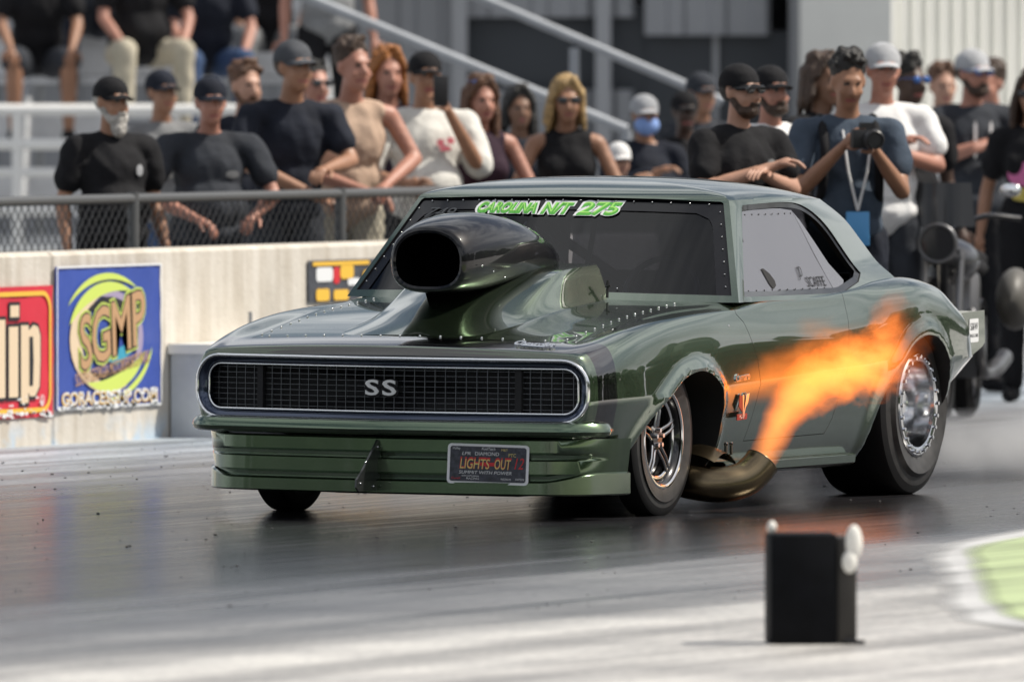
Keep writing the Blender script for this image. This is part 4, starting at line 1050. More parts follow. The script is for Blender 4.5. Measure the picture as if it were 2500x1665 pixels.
# hood script, fender badges
def surf_frame(x, y, z, off=.002): return frame((x+off, y, z), (0, 1, 0), (0, 0, 1))
hs = empty('hood_script', (0, 0, 0), 0, car)
hm = frame((.60, -.880, .7005), (1, .13, -.06), (0, .95, .31)); 
text('lettering', 'Chevrolet', .062, hm, M_chrome, hs, shear=.4, extrude=.004, width=.165, offset=.001)
flat('bar', rrect(.048, .006, .003), hm @ Matrix.Translation((.005, -.022, 0)), M_chrome, hs, .005)
fb = empty('fender_badge', (0, 0, 0), 0, car)
text('lettering', 'Camaro', .045, frame((.9075, .535, .545), (-.02, 1, .06), (-.06, 0, 1)), M_chrome, fb, shear=.25, extrude=.003, width=.155, offset=.001)
ff = frame((.914, .55, .40), (0, 1, .03), (0.08, 0, 1)); ff = ff @ Matrix.Diagonal((.85, .85, .6, 1)); ff.translation = Vector((.904, .555, .43))
flat('flag', [(-.06, .0), (-.01, -.03), (-.012, .045), (-.06, .055)], ff, mat('badge_red', (.25, .02, .02), .35), fb, .006); flat('flag', [(.012, -.02), (.05, .012), (.062, .058), (.022, .05)], ff, M_chrome, fb, .006)
flat('v_mark', [(-.025, .05), (-.012, .055), (.002, -.035), (.026, .058), (.036, .055), (.008, -.062), (-.004, -.062)], ff, M_chrome, fb, .008)
flat('number_bar', rrect(.062, .014, .004), ff @ Matrix.Translation((-.01, -.052, -.001)), MATS['badge_red'], fb, .006); text('lettering', '427', .026, ff @ Matrix.Translation((-.01, -.052, .0055)), M_chrome, fb, extrude=.0005, width=.075)
for y_ in (.455, .60):
    b = MB(); b.lathe([(0, .001), (0, .019), (.004, .017), (.005, .012), (.003, .010), (.003, .001)], 16, c=(.8765 if y_ < .5 else .8735, y_, .742)); b.build('body_fastener', M_rivet, car, smooth=40)
# hood rivets
hs_y = lambda x: float(-.735)
def top_z(x, y):
    G0, gz, kz = (float(pchip(yk, T[q_], y)[0]) for q_ in ('Gx', 'Gz', 'Kz'))
    return gz+(kz-gz)*(1-(x/G0)**2) if abs(x) < G0 else gz
for k in range(15):
    x = -.60+1.2*k/14; rivet(nose((x, -.712, top_z(x, -.712)+.002)), hd, .8)
for k in range(14):
    y_ = -.66+1.06*k/13
    for s in (-1, 1): rivet(nose((s*.665, y_, top_z(.665, y_)+.002)), hd, .8)

# ------------------------------------------------------------------ raised hood bulge and the black intake scoop
b = MB(); P = []
yb_ = np.linspace(-.70, .46, 40)
for y in yb_:
    w2 = float(pchip([-.70, -.4, 0, .46], [.34, .35, .36, .365], y)[0]); top = float(pchip([-.70, -.55, -.40, -.28, -.10, .15, .46], [.728, .795, .868, .910, .950, .982, .998], y)[0])
    q_b = sstep(-.45, .12, y); row = []
    for u in np.linspace(-1, 1, 49):
        uu = math.copysign(1-(1-abs(u))**1.7, u); x = uu*w2; base = top_z(x, y)-.006; row.append(nose((x, y, base+max(0, top-base)*((1-q_b)*(1-abs(uu)**1.55)+q_b*(1-.05*uu*uu)*(1-sstep(.80, 1.0, abs(uu)))))))
    P.append(row)
b.grid(P)
last = P[-1]; b.grid([[q, Vector((q.x, q.y+.004, .84))] for q in last])
b.build('hood_bulge', M_paint, hd, smooth=40)
b = MB(); P = []
SCY = [-.565, -.56, -.545, -.50, -.42, -.30, -.15, 0, .16, .31, .43, .52, .56]
SCW = [.150, .160, .168, .180, .192, .203, .210, .210, .200, .178, .145, .105, .06]
SCT = [1.140, 1.150, 1.158, 1.172, 1.190, 1.205, 1.208, 1.195, 1.165, 1.122, 1.075, 1.035, 1.01]
SCB = [.905, .898, .892, .888, .885, .888, .90, .915, .93, .945, .96, .975, .985]
def sc_ring(w2, zt, zb, y, n=36):
    r = []; cz = zb+(zt-zb)*.46
    for k in range(n):
        a = 2*PI*k/n; c_, s_ = math.cos(a), math.sin(a)
        e = .86 if s_ > 0 else .62
        x = w2*math.copysign(abs(c_)**e, c_)*(1-.10*max(0, -s_)); z = cz+(zt-cz if s_ > 0 else cz-zb)*math.copysign(abs(s_)**e, s_)
        r.append((x, y, z))
    return r
inn = [sc_ring(.02, 1.03, .99, -.30), sc_ring(.115, 1.10, .935, -.32), sc_ring(.128, 1.115, .925, -.45), sc_ring(.140, 1.130, .915, -.56)]
P = inn+[sc_ring(w_, t_, b_, y_) for y_, w_, t_, b_ in zip(SCY, SCW, SCT, SCB)]
mi_ = MB()
n = 36
for i in range(len(P)-1):
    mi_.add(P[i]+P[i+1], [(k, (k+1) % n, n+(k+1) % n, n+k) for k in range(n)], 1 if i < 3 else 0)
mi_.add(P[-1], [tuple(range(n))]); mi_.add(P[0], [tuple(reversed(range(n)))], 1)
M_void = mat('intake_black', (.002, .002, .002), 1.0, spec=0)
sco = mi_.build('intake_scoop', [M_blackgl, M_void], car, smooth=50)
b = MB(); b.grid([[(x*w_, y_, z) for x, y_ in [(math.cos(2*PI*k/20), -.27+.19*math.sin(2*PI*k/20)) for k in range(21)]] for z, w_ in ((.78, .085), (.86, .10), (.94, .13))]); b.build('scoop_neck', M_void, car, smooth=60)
for y_, z_ in ((-.47, 1.0), (-.36, .975), (-.25, .95)): rivet((.197+.01*(y_+.5), y_, z_), sco, .7)
# hood pin and aerial wires seen in front of the glass
b = MB(); b.tube([(.37, .40, .86), (.37, .405, .93)], .006, 6); b.tube([(.362, .40, .905), (.385, .40, .91)], .005, 6); b.build('hood_pin', M_black, car, smooth=50)

# ------------------------------------------------------------------ cabin
b = MB(); b.box(-.70, .70, .76, 2.28, .30, .32); b.build('cabin_floor', M_dark, car, smooth=None)
cg = empty('roll_cage', (0, 0, 0), 0, car)
def cage(pts, r=.021): b = MB(); b.tube([tuple(p) for p in catmull(pts, 6)] if len(pts) > 2 else pts, r, 10); b.build('tube', M_cage, cg, smooth=50)
for s in (-1, 1):
    cage([(s*.68, .85, .45), (s*.70, .86, .85), (s*.60, 1.02, 1.17), (s*.56, 1.35, 1.205), (s*.54, 1.75, 1.17)])
    cage([(s*.68, 1.75, .33), (s*.66, 1.75, .9), (s*.54, 1.75, 1.17)])
    cage([(s*.54, 1.75, 1.17), (s*.42, 2.25, .60)])
    cage([(s*.68, .9, .50), (s*.68, 1.75, .78)])
cage([(-.54, 1.75, 1.17), (.54, 1.75, 1.17)]); cage([(-.60, 1.03, 1.175), (.60, 1.03, 1.175)]); cage([(-.66, 1.75, .80), (.66, 1.75, .80)]); cage([(-.54, 1.75, 1.15), (.6, 1.77, .45)])
cage([(.05, 1.03, 1.175), (.05, .86, .80)], .012); cage([(-.62, .86, .74), (.62, .86, .74)])
b = MB(); b.box(-.72, .72, .70, .86, .55, .80); b.build('dashboard', M_dark, car, smooth=None)
b = MB()
for k in range(25): pass
b.tube([(.36+.16*math.cos(2*PI*k/24), .98+.05*math.sin(2*PI*k/24), .86+.15*math.sin(2*PI*k/24)) for k in range(24)], .013, 8, closed=True); b.tube([(.36, .86, .74), (.36, .98, .86)], .02, 8); b.tube([(.21, .98, .86), (.51, .98, .86)], .012, 6); b.build('steering_wheel', M_cage, car, smooth=60)
b = MB()
P = [[(.36+u*(.22 if z < .9 else .22-.35*(z-.9)), 1.50+.12*u*u*-1+.25*(z-.5)*.4, z) for u in np.linspace(-1, 1, 9)] for z in np.linspace(.40, 1.12, 12)]
b.grid(P); P2 = [[(x, y+.06, z) for x, y, z in r] for r in P]; b.grid(P2, flip=True); b.box(.14, .58, 1.05, 1.52, .36, .46); b.build('driver_seat', M_seat, car, smooth=40)
b = MB(); b.lathe([(1.40, .02), (1.40, .10), (1.62, .10), (1.62, .02)], 20, axis='y', c=(-.35, 0, .72)); b.build('fuel_bottle', M_cage, car, smooth=40)

# ------------------------------------------------------------------ wheels
M_spoke = mat('spoke_steel', (.42, .43, .45), .16, 1.0)
def tyre_prof(hw, R0, rim, sh, bulge=.0):
    # (x, r) outline from the inner bead over the tread to the outer bead
    o = [(-hw*.82, rim-.01), (-hw*.95, rim+.015), (-hw-bulge, (rim+R0)/2), (-hw*.97, R0-sh), (-hw*.93, R0-sh*.55), (-hw*.86, R0-sh*.16), (-hw*.74, R0), (-hw*.3, R0+.001), (hw*.3, R0+.001), (hw*.74, R0), (hw*.86, R0-sh*.16), (hw*.93, R0-sh*.55), (hw*.97, R0-sh), (hw+bulge, (rim+R0)/2), (hw*.95, rim+.015), (hw*.82, rim-.01)]
    return o
def wheel(x, y, R0, hw, rim, front, sgn):
    w_ = empty('wheel', (x, y, R0-.002+x*math.sin(R_(.45))), 0, car)
    w_.rotation_euler = (0, 0, 0 if sgn > 0 else PI)
    pr_ = tyre_prof(hw, R0, rim, .06 if front else .075, .004 if front else .012)
    b = MB(); b.lathe(pr_, 96)
    n_ = 96
    b.mi = [(1 if (i//n_) >= len(pr_)-5 else 0) for i in range(len(b.f))]
    ty = b.build('tyre', [M_rubber, M_rubberw], w_, smooth=35)
    if front:
        b = MB(); b.lathe([(-hw*.8, rim-.006), (-hw*.4, rim-.03), (hw*.45, rim-.028), (hw*.78, rim-.012), (hw*.86, rim+.004), (hw*.90, rim+.006), (hw*.93, rim), (hw*.86, rim-.012)], 72); b.build('rim', M_rimblk, w_, smooth=40)
        b = MB(); b.lathe([(hw*.88, rim-.010), (hw*.95, rim-.004), (hw*.96, rim+.004), (hw*.90, rim+.009)], 72); b.build('rim_lip', M_steelr, w_, smooth=50)
        b = MB(); b.lathe([(hw*.45, rim-.045), (hw*.52, rim-.038), (hw*.50, rim-.028)], 72); b.build('inner_lip', M_steelr, w_, smooth=50)
        b = MB(); b.lathe([(-.03, .001), (-.03, .16), (-.02, .16), (-.02, .001)], 40); b.build('brake_disc', M_rimblk, w_, smooth=30)
        b = MB(); b.lathe([(-.03, .055), (.018, .058), (.03, .045), (.032, .001)], 24); b.build('hub', M_rimblk, w_, smooth=40)
        for k in range(5):
            a = 2*PI*k/5+.35
            for d in (-1, 1):
                b = MB(); a0, a1 = a+d*.32, a+d*.075
                p0 = Vector((.020, .050*math.cos(a0), .050*math.sin(a0))); p1 = Vector((.030, (rim-.030)*math.cos(a1), (rim-.030)*math.sin(a1)))
                b.tube([p0, p0.lerp(p1, .5)+Vector((.006, 0, 0)), p1], [.009, .0075, .007], 8); b.build('spoke', M_spoke, w_, smooth=50)
        for k in range(5):
            a = 2*PI*k/5+.35; b = MB(); b.lathe([(.024, .001), (.044, .001), (.044, .009), (.024, .009)][::-1], 8, c=(0, .032*math.cos(a), .032*math.sin(a))); b.build('lug_nut', M_chrome, w_, smooth=30)
    else:
        xo = hw*.96
        b = MB(); b.lathe([(-hw*.8, rim-.01), (-hw*.5, rim-.03), (hw*.3, rim-.03), (hw*.7, rim-.022), (xo, rim-.020)], 96); b.build('rim_barrel', M_steelr, w_, smooth=40)
        b = MB(); b.lathe([(xo-.012, rim-.022), (xo+.004, rim-.020), (xo+.008, rim-.010), (xo+.008, rim+.012), (xo+.002, rim+.019), (xo-.012, rim+.019)], 96); b.build('beadlock_ring', M_steelr, w_, smooth=30)
        b = MB(); b.lathe([(xo-.13, rim-.028), (xo-.125, .10), (xo-.115, .06), (xo-.07, .055), (xo-.06, .045), (xo-.06, .001)], 72); b.build('dish', M_steelr, w_, smooth=40)
        for k in range(24):
            a = 2*PI*k/24; b = MB(); b.lathe([(xo+.006, .0085), (xo+.018, .0085), (xo+.018, .001)], 6, c=(0, rim*math.cos(a), rim*math.sin(a))); b.build('bolt', M_chrome, w_, smooth=30)
    return w_
for s in (1, -1):
    wheel(s*.79, -.13, .311, .062, .196, True, s)
    wheel(s*.662, 2.63, .381, .180, .200, False, s)
# suspension arm in the front wheel opening
b = MB(); b.tube([(.30, -.1, .35), (.74, -.12, .33)], .018, 8); b.tube([(.30, -.05, .22), (.74, -.12, .22)], .018, 8); b.tube([(-.30, -.1, .35), (-.74, -.12, .33)], .018, 8); b.tube([(-.30, -.05, .22), (-.74, -.12, .22)], .018, 8); b.build('suspension', M_rimblk, car, smooth=50)
b = MB(); b.tube([(-.70, 2.63, .379), (.70, 2.63, .379)], .04, 12); b.build('rear_axle', M_rimblk, car, smooth=50)
b = MB(); b.box(-.40, .40, -.55, 1.2, .085, .12); b.build('belly_pan', M_dark, car, smooth=None)

# ------------------------------------------------------------------ side exhaust
def exhaust(s):
    e = empty('exhaust', (s*.9, .3, .15), 0, car)
    def q(p): return (s*p[0]-s*.9, p[1]-.3, p[2]-.15)
    path = [tuple(p) for p in catmull([(.62, .28, .19), (.74, .235, .150), (.85, .215, .128), (.945, .245, .122), (1.01, .305, .140), (1.045, .352, .180), (1.062, .378, .212)], 6)]
    b = MB(); b.tube([q(p) for p in path], .072, 32, caps=False); N_ = len(path)
    b.tube([q(p) for p in path[::-1]], .0685, 32, mi=1, caps=False)
    b.build('pipe', [M_steel, M_well], e, smooth=60, fix=False)
    end = Vector(path[-1]); d = (Vector(path[-1])-Vector(path[-3])).normalized(); u = d.orthogonal().normalized(); v_ = d.cross(u)
    b = MB(); b.tube([q(end+(u*math.cos(2*PI*k/32)+v_*math.sin(2*PI*k/32))*.0703) for k in range(32)], .0032, 6, closed=True); b.build('pipe_lip', M_steel, e, smooth=60)
    b = MB(); P = [[q((.86+.03*math.sin(t*PI), .16+.22*t, .23+.07*math.sin(t*PI)-.03*t+dz)) for dz in (0, .004)] for t in np.linspace(0, 1, 10)]
    b.grid([[q((.80+w2, .20+.24*t, .245+.045*math.sin(t*PI)-.02*t-.25*w2*w2*8)) for w2 in np.linspace(0, .13, 8)] for t in np.linspace(0, 1, 10)]); b.build('heat_shield', M_steel, e, smooth=60, fix=False)
    for y_ in (.375, .43):
        b = MB(); b.tube([q((.905, y_, .235)), q((.905, y_, .275))], .007, 8); b.ball(q((.905, y_, .28)), .009, 8, 6); b.build('stud', M_rimblk, e, smooth=50)
exhaust(1); exhaust(-1)

# sill trim below the doors
for s in (1, -1):
    b = MB(); b.grid([[(s*x, y_, z_) for x, z_ in ((.78, .150), (.842, .150), (.866, .165), (.870, .196), (.858, .204), (.80, .206), (.78, .150))] for y_ in np.linspace(.46, 1.86, 16)])
    b.build('side_skirt', M_paint2, car, smooth=35)

# ------------------------------------------------------------------ rear spoiler
sp_ = empty('rear_spoiler', (0, 3.4, .72), 0, car)
def spq(p): return (p[0], p[1]-3.4, p[2]-.72)
b = MB(); P = [[spq((x, y_, z_)) for x in np.linspace(-.695, .695, 15)] for y_, z_ in ((3.30, .742), (3.45, .742), (3.60, .746), (3.725, .752))]
b.grid(P); b.grid([[(x, y_, z_-.012) for x, y_, z_ in r] for r in P], flip=True); b.build('blade', M_paint, sp_, smooth=40)
for s in (1, -1):
    b = MB(); b.prism([(3.36, .68), (3.36, .746), (3.725, .756), (3.735, .62), (3.70, .60), (3.52, .548), (3.40, .60)], s*.70-.003, s*.70+.003, 'x'); ep = b.build('end_plate', M_paint, sp_, smooth=None, fn=lambda p: Vector(spq(p)))
    if s == 1:
        fl = frame(spq((.7045, 3.60, .672)), (0, 1, .02), (0, 0, 1))
        flat('sticker', rrect(.052, .05, .008), fl, M_wht, sp_, .001); text('sticker_lettering', 'S&W', .045, fl @ Matrix.Translation((0, .016, .0018)), M_ink, sp_, extrude=.0002, width=.085); text('sticker_lettering', 'RACE CARS', .02, fl @ Matrix.Translation((0, -.022, .0018)), M_ink, sp_, extrude=.0002, width=.09)
b = MB(); b.prism([(3.30, .50), (3.45, .48), (3.56, .53), (3.70, .575), (3.70, .56), (3.56, .50), (3.45, .455), (3.30, .47)], -.60, .66, 'x'); b.build('rear_bumper', M_chrome, car, smooth=30)

# ------------------------------------------------------------------ flame
def curve_node(N, K, src, pts, lo, hi):
    mr = N('ShaderNodeMapRange'); mr.inputs[1].default_value = lo; mr.inputs[2].default_value = hi; K(src, mr.inputs[0])
    fc = N('ShaderNodeFloatCurve'); c = fc.mapping.curves[0]; fc.mapping.use_clip = False
    for i, (x, y) in enumerate(pts):
        u = (x-lo)/(hi-lo)
        if i < 2: c.points[i].location = (u, y)
        else: c.points.new(u, y)
    fc.mapping.update(); K(mr.outputs[0], fc.inputs['Value']); return fc.outputs[0]
def flame_mat():
    m = bpy.data.materials.new('flame'); m.use_nodes = True; t = m.node_tree; t.nodes.clear(); N = t.nodes.new; K = t.links.new
    def mt_(op, a, b_=None, c_=None, clamp=False):
        n = N('ShaderNodeMath'); n.operation = op; n.use_clamp = clamp
        for i, v in enumerate((a, b_, c_)):
            if v is None: continue
            if isinstance(v, (int, float)): n.inputs[i].default_value = v
            else: K(v, n.inputs[i])
        return n.outputs[0]
    o = N('ShaderNodeOutputMaterial'); c = N('ShaderNodeTexCoord'); sp = N('ShaderNodeSeparateXYZ'); K(c.outputs['Object'], sp.inputs[0])
    Y = sp.outputs['Y']; lo, hi = .38, 2.2
    zc = curve_node(N, K, Y, FL_C, lo, hi); rad = curve_node(N, K, Y, FL_R, lo, hi)
    mp = N('ShaderNodeMapping'); mp.inputs['Scale'].default_value = (1.0, .42, 1.0); mp.inputs['Rotation'].default_value = (-.35, 0, 0); n1 = N('ShaderNodeTexNoise'); n1.inputs['Scale'].default_value = 13; n1.inputs['Detail'].default_value = 5; n1.inputs['Roughness'].default_value = .6; n1.inputs['Distortion'].default_value = .4
    K(c.outputs['Object'], mp.inputs['Vector']); K(mp.outputs['Vector'], n1.inputs['Vector'])
    dz = mt_('SUBTRACT', sp.outputs['Z'], zc)
    xo = mt_('SUBTRACT', sp.outputs['X'], curve_node(N, K, Y, FL_X, lo, hi))
    d = mt_('SQRT', mt_('ADD', mt_('MULTIPLY', dz, dz), mt_('MULTIPLY', mt_('MULTIPLY', xo, xo), 1.6)))
    q = mt_('DIVIDE', d, rad)
    amp = N('ShaderNodeMapRange'); amp.inputs[1].default_value = .4; amp.inputs[2].default_value = 1.6; amp.inputs[3].default_value = .35; amp.inputs[4].default_value = 1.9; K(Y, amp.inputs[0])
    nn = mt_('MULTIPLY', mt_('SUBTRACT', n1.outputs['Fac'], .5), amp.outputs[0])
    dens = mt_('SUBTRACT', mt_('ADD', 1.0, nn), q); dens = mt_('MAXIMUM', dens, 0.0)
    # upward lick against the rear quarter
    zz = mt_('SUBTRACT', sp.outputs['Z'], .72); y2 = mt_('SUBTRACT', Y, 1.80)
    q2 = mt_('SQRT', mt_('ADD', mt_('ADD', mt_('MULTIPLY', mt_('MULTIPLY', zz, zz), 24.), mt_('MULTIPLY', mt_('MULTIPLY', y2, y2), 26.)), mt_('MULTIPLY', mt_('MULTIPLY', sp.outputs['X'], sp.outputs['X']), 90.)))
    d2 = mt_('MULTIPLY', mt_('MAXIMUM', mt_('SUBTRACT', mt_('ADD', .80, mt_('MULTIPLY', nn, .6)), q2), 0.0), .50)
    dens = mt_('ADD', mt_('POWER', dens, .95), d2)
    fade = N('ShaderNodeMapRange'); fade.inputs[1].default_value = 2.18; fade.inputs[2].default_value = 1.6; K(Y, fade.inputs[0])
    f0 = N('ShaderNodeMapRange'); f0.inputs[1].default_value = .385; f0.inputs[2].default_value = .44; K(Y, f0.inputs[0])
    dens = mt_('MULTIPLY', mt_('MULTIPLY', dens, fade.outputs[0]), f0.outputs[0])
    rp = N('ShaderNodeValToRGB'); E2 = rp.color_ramp.elements; E2[0].position = .0; E2[0].color = (1, .19, .02, 1); E2[1].position = .75; E2[1].color = (1, .40, .11, 1); K(dens, rp.inputs['Fac'])
    em = N('ShaderNodeEmission'); K(rp.outputs['Color'], em.inputs['Color']); K(mt_('MULTIPLY', dens, FL_STRENGTH), em.inputs['Strength'])
    ab = N('ShaderNodeVolumeAbsorption'); ab.inputs['Color'].default_value = (.9, .5, .2, 1); K(mt_('MULTIPLY', dens, 9.0), ab.inputs['Density'])
    ad = N('ShaderNodeAddShader'); K(em.outputs[0], ad.inputs[0]); K(ab.outputs[0], ad.inputs[1])
    K(ad.outputs[0], o.inputs['Volume']); return m
FL_C = [(.38, .195), (.50, .275), (.66, .385), (.92, .480), (1.27, .532), (1.63, .567), (2.0, .61), (2.2, .66)]
FL_R = [(.38, .072), (.50, .088), (.66, .105), (.92, .125), (1.27, .135), (1.63, .150), (2.0, .15), (2.2, .12)]
FL_X = [(.38, 0.), (.50, -.002), (.66, -.012), (.92, -.028), (1.27, -.04), (1.63, -.045), (2.0, -.045), (2.2, -.045)]
FL_STRENGTH = 12.5
M_flame = flame_mat()
fl_o = empty('x'); bpy.data.objects.remove(fl_o)
b = MB(); P = []
for y in np.linspace(.385, 2.17, 40):
    zc = float(np.interp(y, [p[0] for p in FL_C], [p[1] for p in FL_C])); r = float(np.interp(y, [p[0] for p in FL_R], [p[1] for p in FL_R]))
    up = .30*math.exp(-((y-1.8)/.22)**2); row = []
    rr_ = r*1.55
    for k in range(20):
        a = 2*PI*k/20; x = rr_*math.cos(a); z = rr_*math.sin(a)
        if z > 0: z += up*math.sin(a)
        row.append((max(-.115, min(.16, x)), y, zc+z))
    P.append(row)
n = 20
for i in range(len(P)-1): b.add(P[i]+P[i+1], [(k, (k+1) % n, n+(k+1) % n, n+k) for k in range(n)])
b.add(P[0], [tuple(range(n))]); b.add(P[-1], [tuple(reversed(range(n)))])
fo = b.build('exhaust_flame', M_flame, None, smooth=None); fo.location = (1.05, 0, 0)
tag(fo, 'orange flame streaming back from the side exhaust along the door', 'flame')
# tyre smoke behind the rear wheel
def smoke_mat(name, dens_, c0, sc, size):
    m = bpy.data.materials.new(name); m.use_nodes = True; t = m.node_tree; t.nodes.clear(); N = t.nodes.new; K = t.links.new
    o = N('ShaderNodeOutputMaterial'); c = N('ShaderNodeTexCoord'); n1 = N('ShaderNodeTexNoise'); n1.inputs['Scale'].default_value = sc; n1.inputs['Detail'].default_value = 4
    K(c.outputs['Object'], n1.inputs['Vector'])
    mp = N('ShaderNodeMapping'); mp.inputs['Scale'].default_value = (1/size[0], 1/size[1], 1/size[2]); K(c.outputs['Object'], mp.inputs['Vector'])
    ln = N('ShaderNodeVectorMath'); ln.operation = 'LENGTH'; K(mp.outputs['Vector'], ln.inputs[0])
    f = N('ShaderNodeMapRange'); f.inputs[1].default_value = 1.0; f.inputs[2].default_value = .1; K(ln.outputs['Value'], f.inputs[0])
    r = N('ShaderNodeMapRange'); r.inputs[1].default_value = .40; r.inputs[2].default_value = .68; K(n1.outputs['Fac'], r.inputs[0])
    mu = N('ShaderNodeMath'); mu.operation = 'MULTIPLY'; K(f.outputs[0], mu.inputs[0]); K(r.outputs[0], mu.inputs[1])
    m2 = N('ShaderNodeMath'); m2.operation = 'MULTIPLY'; m2.inputs[1].default_value = dens_; K(mu.outputs[0], m2.inputs[0])
    v = N('ShaderNodeVolumeScatter'); v.inputs['Color'].default_value = (.93, .95, 1, 1); K(m2.outputs[0], v.inputs['Density']); K(v.outputs[0], o.inputs['Volume']); return m
b = MB(); b.ball((0, 0, 0), (1.0, 2.0, .16), 20, 12)
sm = b.build('tyre_smoke', smoke_mat('tyre_smoke', 2.4, 0, 3.2, (1.0, 2.0, .16)), None, smooth=60); sm.location = (.55, 4.75, .162)
tag(sm, 'thin white tyre smoke drifting low behind the rear wheel', 'smoke')
# ------------------------------------------------------------------ people
SKIN = {'light': (.42, .235, .165), 'tan': (.32, .165, .10), 'ruddy': (.40, .19, .135), 'brown': (.20, .105, .065), 'dark': (.065, .035, .024)}
M_skin = {k: mat('skin_'+k, v, .5, noise=.12, nscale=9) for k, v in SKIN.items()}
M_lip = mat('lips', (.30, .10, .09), .5); M_eye = mat('eye_dark', (.03, .025, .022), .3)
def cloth(name, col): 
    return MATS.get(name) or mat(name, col, .85, noise=.22, nscale=7, bump=.55, bscale=9, bdist=.03, spec=.25)
def hairm(name, col): return MATS.get(name) or mat(name, col, .55, noise=.45, nscale=40, bump=.9, bscale=45, bdist=.02)
C_black = cloth('black_cloth', (.009, .009, .011)); C_char = cloth('charcoal_cloth', (.032, .036, .045)); C_slate = cloth('slate_cloth', (.055, .075, .105)); C_white = cloth('white_cloth', (.74, .74, .74))
C_offw = cloth('offwhite_cloth', (.64, .63, .59)); C_khaki = cloth('khaki_cloth', (.46, .42, .33)); C_denim = cloth('denim_cloth', (.05, .085, .17)); C_grey = cloth('grey_cloth', (.20, .205, .21)); C_navy = cloth('navy_cloth', (.013, .016, .026)); C_tan = cloth('tan_cloth', (.50, .36, .27)); C_lgrey = cloth('light_grey_cloth', (.40, .41, .43)); C_plum = cloth('dark_plum_cloth', (.035, .018, .03))
H_black = hairm('black_hair', (.010, .009, .008)); H_brown = hairm('brown_hair', (.10, .045, .022)); H_blond = hairm('blond_hair', (.38, .25, .105)); H_red = hairm('red_hair', (.30, .11, .025)); H_grey = hairm('grey_hair', (.42, .40, .37)); H_dbrown = hairm('dark_brown_hair', (.045, .024, .014))
M_shade = mat('dark_lens', (.012, .014, .018), .08, 0, 1.0); M_blens = mat('blue_lens', (.02, .09, .32), .1, .3, 1.0)
def remesh(mb, voxel, name, smooth=4):
    me = mb.mesh(name); o = bpy.data.objects.new('rm', me); COL.objects.link(o)
    r = o.modifiers.new('r', 'REMESH'); r.mode = 'VOXEL'; r.voxel_size = voxel; r.adaptivity = 0
    s = o.modifiers.new('s', 'SMOOTH'); s.factor = .5; s.iterations = smooth
    bpy.context.view_layer.update(); m2 = evaluated(o, name); drop(o); return m2
from mathutils import noise as mnoise
def folds(me, amp, fr, seed):
    # creases that hang and gather: displaced along the normal, stretched downwards
    off = Vector((seed*1.37, seed*.71, seed*.29)); co = [v.co.copy() for v in me.vertices]; no = [v.normal.copy() for v in me.vertices]
    for v, c, n_ in zip(me.vertices, co, no):
        p = Vector((c.x*fr+c.z*fr*.35, c.y*fr-c.z*fr*.25, c.z*fr*.55))+off
        r1 = 1-2*abs(mnoise.noise(p)); r2 = mnoise.noise(p*2.3)
        v.co = c+n_*amp*(r1*.8+r2*.5)
    me.update(); return me
def hand(mb, fing, wrist, d, up, side, curl=.6, sc=1.0):
    """palm goes into the body solid, five fingers are separate short chains rooted inside it"""
    d = d.normalized(); up = (up-d*up.dot(d)).normalized(); s = d.cross(up)*side
    pc = wrist+d*.05*sc
    mb.ball(pc, (.040*sc, .040*sc, .022*sc), 10, 8, rot=Matrix((s, d, up)).transposed().to_3x3())
    mb.cap(wrist, pc, .024*sc, .026*sc, 8)
    for k, (off, ln) in enumerate(((-.028, .068), (-.010, .078), (.010, .074), (.028, .058))):
        p = pc+s*off*sc+d*.028*sc; pts = [p]; dd = d.copy()
        for j in range(3):
            dd = (dd*math.cos(curl*.75)-up*math.sin(curl*.75)).normalized(); u2 = up*math.cos(curl*.75)+d*math.sin(curl*.75)
            p = p+dd*ln*sc*(.42, .33, .25)[j]; pts.append(p); d, up = d, up
        fing.tube(pts, [.0095*sc, .009*sc, .0082*sc, .006*sc], 7)
    t0 = pc-s*.030*sc-d*.020*sc; fing.tube([t0, t0+(d*.6-s*.75-up*.15)*.035*sc, t0+(d*.95-s*.65-up*.5)*.058*sc], [.012*sc, .0105*sc, .007*sc], 7)

